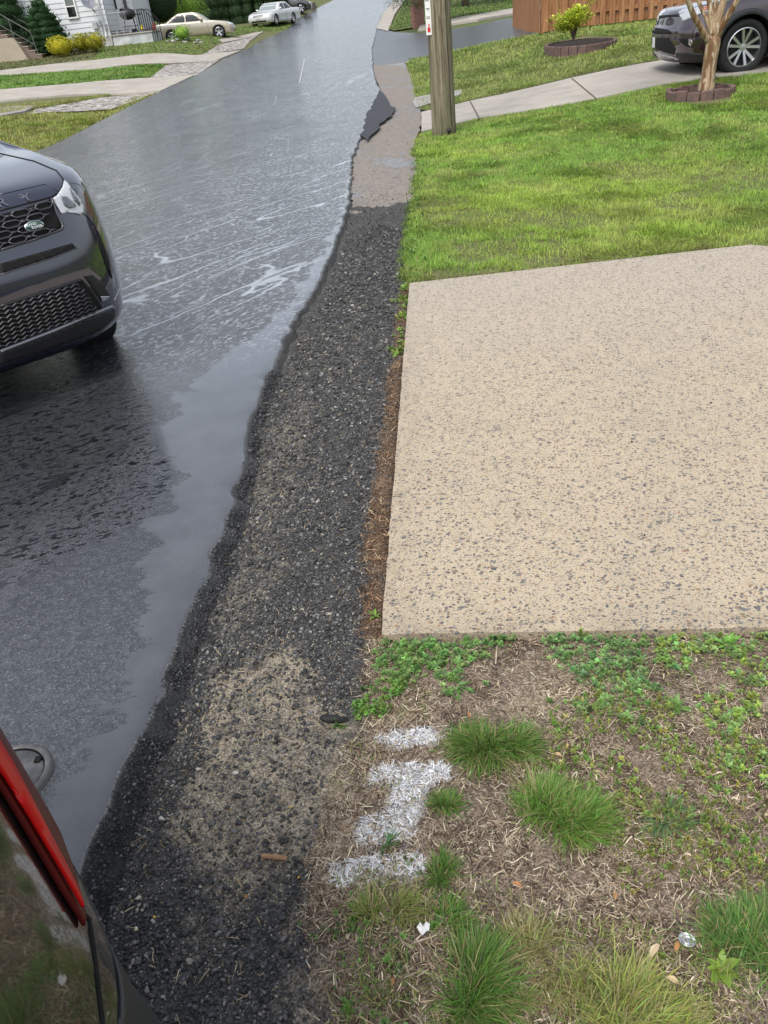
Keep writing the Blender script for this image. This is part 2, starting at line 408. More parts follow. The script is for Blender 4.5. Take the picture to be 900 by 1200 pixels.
def make_road():
    ys = np.concatenate([np.arange(-12, 0, .5), np.arange(0, 5, .04), np.arange(5, 12, .08), np.arange(12, 32, .25), np.arange(32, 100, 1.), np.arange(100, 220, 5.)])
    d = np.concatenate([[-.085, -.06, -.035, -.012, 0, .02, .045, .08], np.arange(.12, .8, .05), np.arange(.85, 2.2, .12), np.arange(2.3, 4, .3)])
    nfrac = np.linspace(0, 1, 10)[1:]
    xr = road_right(ys) + (fbm(ys, ys*0, 9, 3, 3)-.5)*.05*np.minimum(1+ys*.02, 3) ; xl = road_left(ys)
    rows = []
    for x0, x1, y in zip(xr, xl, ys):
        dd = np.concatenate([d, 4+(x0-4-x1)*nfrac]); rows.append(np.stack([x0-dd, np.full(len(dd), y), dd], -1))
    A = np.array(rows); X, Y, D = A[..., 0], A[..., 1], A[..., 2]
    sk = np.interp(Y, [1, 2.5, 4, 8], [1, .7, .35, .3]); X = np.where(D < 0, X+D*(1-sk), X)
    far = 1+np.clip(Y-8, 0, 60)*.03
    prof = np.interp(D, [-.085, -.06, -.035, -.012, 0, .02, .045, .12], [-.03, .002, .013, .026, .034, .040, .044, .045])
    crumb = (fbm(X, Y, 60, 3, 11)-.5)*.022*sm(-D, -.03, .02) + (fbm(X, Y, 11, 3, 12)-.5)*.02*sm(-D, -.06, .02)
    Z = zf(X, Y)*0 + zr(Y) + prof + crumb + (fbm(X, Y, .8, 3, 2)-.5)*.012*sm(D, 0, .3)
    Z = np.where(D > 4, np.maximum(Z, zf(X, Y)+.015), Z)
    nx = A.shape[1]; ny = A.shape[0]
    i = np.arange(nx-1)[None]+np.arange(ny-1)[:, None]*nx
    F = np.stack([i, i+nx, i+nx+1, i+1], -1).reshape(-1, 4)
    me = np_mesh('road', np.stack([X, Y, Z], -1).reshape(-1, 3), F, smooth=True)
    # distance over the road surface, as seen square to the edge (the edge runs obliquely near the camera)
    slope = np.gradient(road_right(ys), ys); De = D/np.sqrt(1+slope[:, None]**2)
    # silty film that collects along the low edge: wide where it pools
    wid = np.interp(Y, [0, .8, 1.2, 1.9, 2.3, 2.7, 3.3, 3.9, 4.6, 8], [.09, .08, .10, .15, .20, .24, .36, .36, .12, .0])
    pool = sm(wid + (fbm(X, Y, 2.2, 4, 21)-.5)*.35*wid/.3 + (fbm(X, Y, 9, 3, 22)-.5)*.16 - De, -.16, .12)*sm(De, -.005, .015)
    fattr(me, 'edge', De.ravel()); fattr(me, 'pool', pool.ravel())
    mt = principled('wet_asphalt', (.04,.042,.046), .4, spec=.8, coat=1.0, coat_rough=.13, ior=1.55); N = NT(mt)
    v = N.coord(); edge = N.attr('edge', 'Fac'); pool_a = N.attr('pool', 'Fac')
    fine = N.noise(v, 170, 3, .7); med = N.noise(v, 38, 4, .6); big = N.noise(v, 1.3, 4, .6)
    pn = N.math('ADD', N.math('MULTIPLY', N.math('SUBTRACT', N.noise(N.coord((.35, 1, 1), (0, 0, RAD(-40))), 12, 6, .68), .5), 1.7), pool_a)
    pool_a = N.math('MULTIPLY', N.ramp(pn, .46, .54), N.ramp(pool_a, .02, .15))
    sep = N.t.nodes.new('ShaderNodeSeparateXYZ'); N.l(v, sep.inputs[0]); YY = sep.outputs['Y']
    dn = N.t.nodes.new('ShaderNodeTexNoise'); dn.inputs['Scale'].default_value = 2.2; dn.inputs['Detail'].default_value = 3; N.l(v, dn.inputs['Vector'])
    def warped(scale, ang, amt=.22):
        vw = N.coord((1, 1, 1), (0, 0, RAD(-ang))); mp = N.t.nodes.new('ShaderNodeMapping'); mp.inputs['Scale'].default_value = scale
        sc = N.t.nodes.new('ShaderNodeVectorMath'); sc.operation = 'SCALE'; sc.inputs['Scale'].default_value = amt
        wv = N.t.nodes.new('ShaderNodeVectorMath'); wv.operation = 'ADD'
        N.l(dn.outputs['Color'], sc.inputs[0]); N.l(vw, wv.inputs[0]); N.l(sc.outputs[0], wv.inputs[1]); N.l(wv.outputs[0], mp.inputs['Vector']); return mp.outputs[0]
    def lines(ang, freq, thin, y0, y1, seed):
        vl = warped((.14, 1, 1), ang, .13); mp = N.t.nodes.new('ShaderNodeMapping'); mp.inputs['Location'].default_value = (seed, seed, 0); N.l(vl, mp.inputs['Vector'])
        l = N.noise(mp.outputs[0], freq, 1, .4); l = N.math('ABSOLUTE', N.math('SUBTRACT', N.math('FRACT', N.math('MULTIPLY', l, 6.0)), .5))
        l = N.math('SUBTRACT', 1.0, N.ramp(l, thin*.3, thin)); bk = N.ramp(N.noise(mp.outputs[0], freq*1.6, 3, .6), .45, .52)
        l = N.math('MULTIPLY', l, bk); e = N.ramp(YY, y0, y0*1.35); g = N.math('SUBTRACT', 1.0, N.ramp(YY, y1, y1*1.4))
        return N.math('MULTIPLY', l, N.math('MULTIPLY', e, g))
    near_n = N.noise(warped((1, 2.3, 1), 24, .1), 19, 2, .45); near_f = N.noise(warped((1, 2.0, 1), 24, .1), 46, 1, .4)
    blots = N.ramp(near_n, .598, .606); specks = N.ramp(near_f, .630, .645)
    farm = N.ramp(YY, 3.6, 4.6)
    f1 = N.ramp(N.noise(warped((1, 1.7, 1), 50, .1), 26, 3, .65), .56, .60); f2 = N.ramp(N.noise(warped((1, 3, 1), 58), 5, 4, .7), .56, .62)
    fspk = N.math('MULTIPLY', farm, N.math('MAXIMUM', f1, N.math('MULTIPLY', f2, .7)))
    nspk = N.math('MULTIPLY', N.math('SUBTRACT', 1.0, farm), N.math('MAXIMUM', blots, specks))
    line = N.math('MAXIMUM', N.math('MAXIMUM', N.math('MAXIMUM', lines(57, 1.9, .040, 3.7, 11, .3), lines(48, 1.5, .028, 4.2, 10, 5.2)), N.math('MULTIPLY', lines(84, .9, .04, 9, 22, 3.1), .5)), N.math('MULTIPLY', lines(17, 2.2, .028, 1.5, 3.6, 7.7), .6))
    va = N.coord((1.8, .09, 1), (0, 0, RAD(-6)))
    l2 = N.noise(va, 3.0, 3, .6); along = N.ramp(l2, .55, .7)
    film = N.math('MAXIMUM', N.math('MAXIMUM', nspk, fspk), line)
    film = N.math('MULTIPLY', film, N.ramp(big, .30, .55, .5, 1.0))
    nearfade = N.ramp(YY, 1.5, 2.4)
    film = N.math('MULTIPLY', film, nearfade)
    film = N.math('MAXIMUM', film, pool_a)
    rough_ed = N.ramp(edge, .0, .03)                         # 0 on the crumbly side of the edge
    agg = N.vor(v, 120, 'F1')
    dryc = N.mix(N.ramp(med, .35, .65), (.040,.043,.048), (.068,.072,.079))
    dryc = N.mix(N.ramp(fine, .55, .70), dryc, (.20,.21,.225)); dryc = N.mix(N.ramp(fine, .46, .36), dryc, (.020,.021,.024))
    dryc = N.mix(N.math('MULTIPLY', along, .35), dryc, (.10,.106,.115))
    suv_shade = N.math('MULTIPLY', N.math('SUBTRACT', 1.0, N.ramp(N.math('ADD', sep.outputs['X'], N.math('MULTIPLY', N.noise(v, 3, 5, .65), .7)), -1.05, -.55)), N.math('MULTIPLY', N.ramp(YY, 1.9, 3.1), N.math('SUBTRACT', 1.0, N.ramp(YY, 4.3, 4.9))))
    dryc = N.mix(N.math('MULTIPLY', suv_shade, .55), dryc, (.018,.019,.021))  # navy SUV's shade and dark reflection painted into the road colour
    silt = N.mix(N.ramp(N.noise(v, 7, 4, .6), .3, .7), (.085,.091,.102), (.125,.133,.147))
    silt = N.mix(N.ramp(fine, .60, .72), silt, (.17,.18,.19))
    fk = N.math('MULTIPLY', film, N.math('SUBTRACT', 1.0, farm)); col = N.mix(fk, dryc, (.010,.011,.013))
    col = N.mix(N.math('MULTIPLY', pool_a, .60), col, silt)
    col = N.mix(N.math('MULTIPLY', N.math('MULTIPLY', farm, f1), .50), col, (.34,.355,.38))  # sky reflection in the far film flecks, mixed in as pale colour
    col = N.mix(N.math('MULTIPLY', N.math('MULTIPLY', line, farm), .55), col, (.40,.42,.45))  # far run-off lines: milky residue plus sky glint painted into the colour
    col = N.mix(rough_ed, (.016,.017,.019), col)
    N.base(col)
    rdry = N.ramp(N.noise(v, 5, 4, .6), .3, .7, .17, .27)
    r = N.mix(film, rdry, .07)
    bw = N.t.nodes.new('ShaderNodeMapRange'); N.l(r, bw.inputs['Value'])
    r2 = N.mix(pool_a, bw.outputs[0], .2)
    N.rough(r2)
    h = N.math('ADD', N.math('MULTIPLY', fine, .8), N.math('MULTIPLY', agg, N.math('MULTIPLY', farm, .6)))
    stg = N.math('MULTIPLY', N.math('SUBTRACT', 1.0, film), N.math('ADD', N.math('MULTIPLY', farm, .25), .35))
    b1 = N.bump(h, stg, .005)
    hb = N.math('ADD', N.noise(v, 130, 4, .75), N.math('MULTIPLY', N.vor(v, 95, 'F1', rnd=1.0), -.7)); b2 = N.bump(hb, N.math('SUBTRACT', 1.0, rough_ed), .016, b1)
    N.normal(b2); N.l(b2, N.b.inputs['Coat Normal'])
    notfilm = N.math('SUBTRACT', 1.0, film)
    N.l(N.math('ADD', N.math('MULTIPLY', notfilm, .16), .06), N.b.inputs['Coat Roughness'])
    N.l(N.math('MULTIPLY', N.math('ADD', .45, N.math('MULTIPLY', film, .5)), N.math('MULTIPLY', N.ramp(YY, 4, 14, 1.0, .55), N.ramp(edge, .0, .03, .3, 1.0))), N.b.inputs['Coat Weight'])
    return struct(link('road', me, mt))
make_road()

# ------------------------------------------------------------------ verge: broken asphalt, grit, soil between road and slab and in front of it
slabP = dict(NL=G(447,746,.02), FL=G(480,333,.02), FR=G(880,288,.02))
NLx, NLy = slabP['NL']; FLx, FLy = slabP['FL']; FRx, FRy = slabP['FR']
SLAB = [(NLx, NLy), (4.2, NLy-.14*(4.2-NLx)), (4.2, FRy-1.6), (FRx, FRy), (FLx, FLy)]
SLAB0 = SLAB
Z_SAND = GP([(222,860),(262,800),(330,760),(420,850),(425,890),(405,960),(350,1010),(300,1040),(255,1090),(215,1010),(225,930)])
Z_SAND2 = GP([(262,700),(300,560),(345,470),(362,480),(330,600),(300,700),(255,760)])
Z_SAND3 = GP([(345,1200),(360,1100),(400,1110),(470,1200)])
Z_DIRT = GP([(380,1300),(372,1180),(360,1060),(372,1000),(395,900),(425,850),(430,760),(446,748),(1400,735),(1500,1300)])
Z_MULCH = GP([(447,748),(425,745),(428,620),(440,560),(452,480),(462,400),(470,335),(480,333)])
Z_PALE = GP([(370,930),(440,850),(470,845),(440,900),(420,990),(370,1030)])
Z_PALE2 = GP([(590,830),(650,770),(700,790),(660,850),(620,880)])
Z_PAINT = [GP([(443,870),(470,863),(517,862),(516,874),(470,878)]),
           GP([(438,905),(468,903),(500,906),(525,905),(526,918),(498,926),(492,950),(486,985),(455,992),(420,985),(425,968),(462,958),(466,925),(440,918)]),
           GP([(388,1018),(430,1009),(498,1012),(494,1030),(440,1034),(392,1034)])]
def verge_col(X, Y):
    n1 = fbm(X, Y, 6, 4, 31); n2 = fbm(X, Y, 28, 4, 32); n3 = fbm(X, Y, 90, 2, 33)
    c = np.empty(X.shape+(3,)); mill = np.array([.062,.062,.061]); sand = np.array([.27,.235,.18]); dirt = np.array([.215,.168,.128]); pale = np.array([.34,.28,.20])
    mulch = np.array([.125,.080,.05]); dk = np.array([.075,.052,.036])
    c[...] = mill*(0.7+.6*n2[..., None])
    w1 = lambda poly, soft=.05, amp=.18: sm(poly_sd(X, Y, poly)+(n1-.5)*amp+(n2-.5)*amp*.7, -soft, soft)[..., None]
    grit = sm(n2, .45, .62)[..., None]
    s = np.maximum(w1(Z_SAND), .40*w1(Z_SAND2)); s = np.maximum(s, w1(Z_SAND3))*(.55+.45*grit)
    c = c*(1-s)+sand*s
    dd = w1(Z_DIRT, .04, .12); cd_ = dirt*(.75+.5*n1[..., None]); cd_ = cd_*(1-.75*sm(n2, .45, .62)[..., None])+dk*.75*sm(n2, .45, .62)[..., None]
    c = c*(1-dd)+cd_*dd
    for p in (Z_PALE, Z_PALE2):
        q = w1(p)*.7; c = c*(1-q)+pale*q
    q = w1(Z_MULCH, .025, .08)*.85; c = c*(1-q)+mulch*(.6+.8*n2[..., None])*q
    for p in Z_PAINT:
        q = sm(poly_sd(X, Y, p)+(n2-.5)*.06, -.018, .012)[..., None]*(.80+.2*sm(n3, .35, .6)[..., None]); c = c*(1-q)+np.array([.72,.74,.77])*q
    return np.clip(c*(.8+.4*n3[..., None]), 0, 1)
def verge_z(X, Y):
    z = zf(X, Y) + (fbm(X, Y, 3, 3, 41)-.5)*.03 + (fbm(X, Y, 22, 3, 42)-.5)*.012
    z = z - .0 + .012*sm(poly_sd(X, Y, Z_DIRT), -.1, .2)
    return z - .03*sm(poly_sd(X, Y, SLAB), -.02, .02)
def make_verge():
    xs = np.concatenate([np.arange(-1.6, 1.9, .013), np.arange(1.9, 4.6, .05)]); ys = np.concatenate([np.arange(-1.0, .35, .05), np.arange(.35, 3, .013), np.arange(3, 8.2, .03)])
    X, Y = np.meshgrid(xs, ys); Z = verge_z(X, Y)
    Z = np.where(X < road_right(Y)-.12, Z-.08, Z)
    nx, ny = len(xs), len(ys); i = np.arange(nx-1)[None]+np.arange(ny-1)[:, None]*nx
    F = np.stack([i, i+1, i+nx+1, i+nx], -1).reshape(-1, 4)
    cx = X.ravel()[F].mean(1); cy = Y.ravel()[F].mean(1)
    keep = (cx > road_right(cy)-.3) & (poly_sd(cx, cy, SLAB) < .08) & ~((cy > FLy+.0) & (cx > FLx+.35))
    F = F[keep]
    me = np_mesh('verge', np.stack([X, Y, Z], -1).reshape(-1, 3), F, verge_col(X, Y).reshape(-1, 3), smooth=True)
    mt = attr_mat('verge_soil', .85, .25); N = NT(mt); v = N.coord()
    c = N.attr('Col'); sp = N.vor(v, 260, 'F1', out='Color'); spb = N.t.nodes.new('ShaderNodeSeparateXYZ'); N.l(sp, spb.inputs[0])
    k = N.ramp(spb.outputs['X'], .1, .9, .55, 1.5)
    sc_ = N.t.nodes.new('ShaderNodeVectorMath'); sc_.operation = 'SCALE'; N.l(c, sc_.inputs[0]); N.l(k, sc_.inputs['Scale'])
    lightgrain = N.ramp(spb.outputs['Y'], .955, .97)
    N.base(N.mix(lightgrain, sc_.outputs[0], (.38,.33,.25)))
    h = N.math('ADD', N.vor(v, 130), N.math('MULTIPLY', N.noise(v, 300, 3, .7), .6)); N.normal(N.bump(h, .9, .006))
    N.rough(N.ramp(N.noise(v, 30, 3), .3, .7, .55, .9))
    return struct(link('verge', me, mt))
make_verge()

def make_slab():
    o = sheet('driveway_slab', SLAB, None, 0, .08, .09, wob=.004, zfun= lambda X, Y: float(zf(X, Y)) + .028)
    mt = principled('exposed_aggregate', (.43,.33,.19), .75, spec=.3); N = NT(mt); v = N.coord()
    wv = N.t.nodes.new('ShaderNodeVectorMath'); wv.operation = 'ADD'
    dn = N.t.nodes.new('ShaderNodeTexNoise'); dn.inputs['Scale'].default_value = 60; N.l(v, dn.inputs['Vector'])
    sc = N.t.nodes.new('ShaderNodeVectorMath'); sc.operation = 'SCALE'; sc.inputs['Scale'].default_value = .014
    N.l(dn.outputs['Color'], sc.inputs[0]); N.l(v, wv.inputs[0]); N.l(sc.outputs[0], wv.inputs[1]); w_ = wv.outputs[0]
    def chips(scale, thr, size, seed):
        mp = N.t.nodes.new('ShaderNodeMapping'); mp.inputs['Location'].default_value = (seed, seed*1.7, 0); mp.inputs['Scale'].default_value = (1, 1.25, 1); mp.inputs['Rotation'].default_value = (0, 0, seed)
        N.l(w_, mp.inputs['Vector'])
        n = N.t.nodes.new('ShaderNodeTexVoronoi'); n.inputs['Scale'].default_value = scale; N.l(mp.outputs[0], n.inputs['Vector'])
        s = N.t.nodes.new('ShaderNodeSeparateXYZ'); N.l(n.outputs['Color'], s.inputs[0])
        on = N.ramp(s.outputs['X'], thr-.005, thr+.005); r = N.math('MULTIPLY', s.outputs['Y'], size)
        ins = N.math('SUBTRACT', 1.0, N.ramp(N.math('SUBTRACT', n.outputs['Distance'], r), .13, .18))
        return N.math('MULTIPLY', on, ins), s.outputs['Z']
    a, az = chips(68, .46, .34, .3); b, bz = chips(120, .42, .36, 2.1); c, cz = chips(42, .80, .28, 4.4)
    m_ = N.math('MAXIMUM', N.math('MAXIMUM', a, b), c)
    big = N.noise(v, 1.1, 4, .6); fine = N.noise(v, 420, 2, .7)
    base = N.mix(N.ramp(big, .3, .7), (.44,.365,.258), (.375,.315,.23))
    ea = N.attr('rim', 'Fac'); base = N.mix(N.math('MULTIPLY', N.math('MULTIPLY', ea, N.ramp(N.noise(v, 14, 5, .65), .35, .6)), .75), base, (.19,.155,.11))
    base = N.mix(N.ramp(fine, .35, .7), base, (.54,.465,.35)); base = N.mix(N.ramp(N.noise(v, 240, 2, .6), .52, .66), base, (.25,.19,.125))
    stain = N.ramp(N.noise(v, 1.9, 6, .68), .50, .66); base = N.mix(N.math('MULTIPLY', stain, .38), base, (.34,.29,.215)); ss = N.t.nodes.new('ShaderNodeSeparateXYZ'); N.l(v, ss.inputs[0]); base = N.mix(N.math('MULTIPLY', N.ramp(N.math('ADD', ss.outputs['Y'], N.math('MULTIPLY', big, 1.5)), 3.2, 6.2), .7), base, (.42,.375,.315))  # blotchy stain; far end greyed, sky sheen put into the colour
    chipc = N.mix(az, (.075,.075,.08), (.22,.205,.19)); chipc = N.mix(N.ramp(bz, .8, .9), chipc, (.30,.17,.09))
    N.base(N.mix(m_, base, chipc)); N.normal(N.bump(N.math('ADD', fine, N.math('MULTIPLY', m_, -.25)), .35, .003))
    N.rough(N.mix(m_, (.8,.8,.8), (.45,.45,.45)))
    co = np.array([q.co[:] for q in o.data.vertices]); fattr(o.data, 'rim', 1-sm(poly_sd(co[:, 0], co[:, 1], SLAB), .0, .15))
    o.data.materials.append(mt); return struct(o)
make_slab()

# ------------------------------------------------------------------ gutter strip beyond the millings, side street, paths, drives
conc = noisy('concrete_pale', (.42,.385,.335), (.31,.285,.25), 1.6, .7, .25, .004, fine=90)
conc_wet = noisy('concrete_wet', (.50,.47,.42), (.33,.31,.28), 1.1, .45, .2, .004, fine=60)
gut_pts = GP([(400,264),(406,250),(412,240),(410,200),(420,160),(452,132),(444,100),(434,78),(474,72),(483,92),(488,112),(494,134),(492,152),(486,166),(489,202),(487,236),(482,248),(440,257)], .01)
gut = principled('old_gutter', (.3,.27,.25), .6); _N = NT(gut); _v = _N.coord(); _vs = _N.coord((1, .5, 1))
_a = _N.ramp(_N.noise(_vs, 1.1, 5, .65), .52, .62)
_c = _N.mix(_a, (.235,.205,.178), (.165,.166,.170)); _c = _N.mix(_N.ramp(_N.noise(_v, 28, 5, .75), .48, .62), _c, (.10,.088,.078)); _c = _N.mix(_N.ramp(_N.noise(_v, 90, 3, .7), .62, .72), _c, (.42,.37,.33))
_N.base(_c); _N.rough(_N.mix(_a, (.75,.75,.75), (.22,.22,.22))); _N.normal(_N.bump(_N.noise(_v, 90, 3, .7), .5, .006))
struct(sheet('gutter', gut_pts, gut, 0, .1, wob=.03, zfun=lambda X, Y: float(zf(X, Y))+.012-.05*float(sm(8.15-Y+.5*(fbm(np.array([X]), np.array([Y]), 3, 3, 8)[0]-.5), 0, .8))))
MK = [[(357,70),(351,97)],[(351,97),(357,96.5)],[(375,69),(370,73),(383,75)],[(359,68),(364,69)]]
_sp = principled('fresh_asphalt', (.024,.025,.028), .5); _N = NT(_sp); _N.normal(_N.bump(_N.noise(_N.coord(), 40, 4, .8), .9, .02))
struct(sheet('asphalt_patch', GP([(424,158),(428,142),(436,124),(444,106),(450,109),(456,122),(464,127),(458,137),(448,144),(440,154),(428,166)], .05), _sp, 0, .2, 0, lambda X, Y: float(zr(Y))+.054, wob=.07))
wp_ = principled('chalk_white', (.50,.51,.52), .6)
bm = bmesh.new()
for ln in MK:
    for a, b in zip(ln, ln[1:]):
        p = np.array(G(*a, .05)); q = np.array(G(*b, .05)); t = (q-p)/np.linalg.norm(q-p); s = np.array([-t[1], t[0]])*.013
        bm.faces.new([bm.verts.new((x, y, float(zr(y))+.058)) for x, y in (p-s, p+s, q+s, q-s)])
struct(obj('road_marking', bm, wp_))
grit_t = GP([(398,285),(412,238),(487,238),(482,258),(474,285),(440,262),(415,270)], .0)
side = noisy('side_street_asphalt', (.085,.09,.097), (.06,.063,.07), 1.5, .33, .35, .005, spec=.5, stretch=(.4, 1.6, 1), fine=70)
side_pts = GP([(436,82),(436,55),(441,33),(492,39),(560,30),(634,16),(760,-2),(900,-32),(900,-14),(760,16),(634,40),(560,56),(474,74)], .0)
struct(sheet('side_street', side_pts, side, .006, 1.0))
struct(sheet('far_sidewalk', GP([(441,34),(449,14),(462,0),(474,0),(462,18),(455,37)]), conc, .03, 1.0))
struct(sheet('far_kerb', GP([(490,36),(560,24),(634,12),(760,-7),(900,-30),(900,-36),(760,-14),(634,5),(560,18),(492,31)]), conc, .05, 1.0, .1))
# walk / drive on the right
drv_pts = GP([(494,155),(494,132),(551,119),(670,92),(785,70),(900,42),(1100,-15),(1250,-10),(1100,40),(900,85),(780,99),(700,116),(640,127),(562,139)], .02)
struct(sheet('driveway', drv_pts, conc, .035, .5, .08))
bm = bmesh.new()
for a, b in (((551,119),(562,140)), ((670,92),(700,117)), ((800,66),(842,92))):
    p = np.array(G(*a, .035)); q = np.array(G(*b, .035)); t = (q-p)/np.linalg.norm(q-p); s = np.array([-t[1], t[0]])*.012
    c = [p-s, p+s, q+s, q-s]; bm.faces.new([bm.verts.new((x, y, float(zf(x, y))+.041)) for x, y in c])
struct(obj('pavement_joint', bm, principled('joint_dark', (.10,.085,.06), .9)))
struct(sheet('stepping_stone', GP([(484,122),(486,115),(508,111),(541,106),(541,111),(508,121),(488,127)], .02), noisy('flag_stone', (.34,.33,.31), (.26,.25,.24), 3, .8), .04, .5, .06))
# left yards
left_strips = [('left_driveway', [(-60,132),(-60,111),(0,107),(90,100),(176,93),(228,90),(188,109),(120,112),(0,121)], conc, .03),
               ('left_walk', [(-60,97),(-60,84),(0,84.5),(60,77),(103,73),(230,66.5),(284,60),(252,73),(197,76),(120,82),(0,90)], conc, .035),
               ('left_parking_strip', [(256,48),(300,39),(309,38),(300,43),(262,51)], conc, .035),
               ('left_old_pavement', [(-60,150),(-60,132),(0,127.5),(44,126),(30,133),(0,138.5)], noisy('old_pave', (.33,.30,.28), (.25,.23,.22), 2, .8), .03)]
for nm, px, mt_, dz in left_strips: struct(sheet(nm, GP(px), mt_, dz+.03, .5, .08))
gravel_m = principled('gravel_far', (.3,.28,.26), .85); _N = NT(gravel_m); _v = _N.coord()
_s = _N.t.nodes.new('ShaderNodeSeparateXYZ'); _N.l(_N.vor(_v, 9, out='Color'), _s.inputs[0])
_N.base(_N.mix(_N.ramp(_s.outputs['X'], .1, .9), (.13,.115,.10), (.46,.43,.40))); _N.normal(_N.bump(_N.vor(_v, 9), .8, .05))
for px in ([(176,93),(194,78),(240,73.5),(258,71),(230,90)], [(236,66),(258,53),(303,42),(292,50),(286,58),(262,62)], [(36,136),(42,130),(72,125),(120,116),(182,110),(160,120),(130,130),(80,133),(50,134)]):
    tag(sheet('gravel_patch', GP(px), gravel_m, .045, .5), 'loose grey gravel beside the road in the left yards', 'gravel', None, 'stuff')
# ------------------------------------------------------------------ grass, stones, straw
MG = attr_mat('grass_blades', .45, .35, .25)
ML = attr_mat('leaf_green', .42, .4, .2)
MS = attr_mat('small_stones', .55, .45, 0, .25, 250)
MSD = attr_mat('dry_straw', .7, .2)
def lawn_blades(name, polys, n, box_, h=.05, seed_=0, base_cols=((.29,.42,.06),(.21,.36,.055),(.34,.40,.10)), dz=.0, holes=(), w0=.0042, ref=7.0, thin=None, label=None):
    x0, x1, y0, y1 = box_
    X, Y = RNG.uniform(x0, x1, n*6), RNG.uniform(y0, y1, n*6)
    D = np.hypot(X, Y); keep = RNG.uniform(0, 1, n*6) < np.minimum(1, (ref/D)**1.6)
    X, Y = X[keep], Y[keep]
    s = np.full(X.shape, -9.)
    for p in polys: s = np.maximum(s, poly_sd(X, Y, p))
    for p in holes: s = np.minimum(s, -poly_sd(X, Y, p))
    k = s > RNG.normal(0, .012, s.shape)+(fbm(X, Y, 5, 3, 71)-.5)*.06
    if thin is not None: k &= RNG.uniform(0, 1, X.shape) < thin(X, Y)
    X, Y = X[k][:n], Y[k][:n]; N_ = len(X); D = np.hypot(X, Y)
    big = fbm(X, Y, .55, 4, 51); mid = fbm(X, Y, 2.6, 3, 52); cl = fbm(X, Y, 9, 3, 53)
    C = np.array(base_cols); a = sm(big, .35, .65)[:, None]; b = sm(mid, .4, .65)[:, None]
    c = C[0]*(1-a)+C[1]*a; c = c*(1-b*.6)+C[2]*b*.6; c = c*(.55+.9*cl[:, None])*(1+RNG.normal(0, .16, (N_, 1)))
    dry = RNG.uniform(0, 1, N_) < .07; c[dry] = np.array([.32,.27,.12])
    grow = np.clip(D/ref, 1, 9)
    hh = h*(.55+.9*cl)*RNG.uniform(.6, 1.3, N_)*np.minimum(1+.10*(grow-1), 1.5)
    sc = np.stack([w0*grow*RNG.uniform(.7, 1.3, N_), hh, hh], -1)
    lean = fbm(X, Y, 1.7, 2, 77)*9
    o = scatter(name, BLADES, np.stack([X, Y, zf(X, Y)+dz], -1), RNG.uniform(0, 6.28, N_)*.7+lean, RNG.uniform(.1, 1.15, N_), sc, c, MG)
    return tag(o, label, 'grass', None, 'stuff')
RL = GP([(474,334),(477,290),(484,240),(488,203),(485,168),(489,150),(484,112),(478,90),(473,73),(540,58),(634,40),(760,16),(900,-16),(1300,-60),(1300,60),(900,84)], .0)
RLN = GP([(475,335),(476,290),(485,240),(488,200),(486,166),(494,158),(562,140),(640,128),(700,117),(780,100),(900,86),(1150,44),(1150,320),(900,310),(882,296),(700,314),(480,338)], .0)
RLF = GP([(487,118),(484,100),(476,76),(480,70),(540,58),(634,40),(760,18),(900,-12),(1200,-50),(1100,-16),(900,41),(785,69),(670,91),(551,118),(500,130),(490,128)], .0)
HOLES_R = [GP([(779,113),(800,104),(840,102),(860,108),(856,120),(820,124),(785,121)]), GP([(634,60),(650,50),(690,42),(722,44),(718,52),(680,64),(645,67)])]
lawn_soil = noisy('lawn_soil', (.10,.13,.035), (.13,.115,.06), 4, .9, .5, .02)
struct(sheet('lawn_right_near', RLN, lawn_soil, .006, .3)); struct(sheet('lawn_right_far', RLF, lawn_soil, .006, .6))
bare = lambda X, Y: np.clip(1.0 - .75*sm(fbm(X, Y, 2.2, 4, 61), .50, .60)*sm(9.5-Y, -.5, 2.5) - .55*sm(.35-(Y-FRy), 0, .35), .12, 1)
_a1 = lawn_blades('lawn_grass', [RLN], 400000, (.0, 9, FRy-.3, 16), .040, dz=.01, holes=[SLAB, HOLES_R[0]], thin=bare, label='short bright green lawn between the tan concrete slab and the pale driveway')
lawn_blades('lawn_grass', [RLF], 130000, (1., 17, 12, 36), .07, dz=.01, holes=[HOLES_R[1]], ref=13, w0=.009, label='lawn sloping up from the pale driveway to the wooden fence', base_cols=((.25,.34,.07),(.17,.27,.05),(.31,.34,.11)))
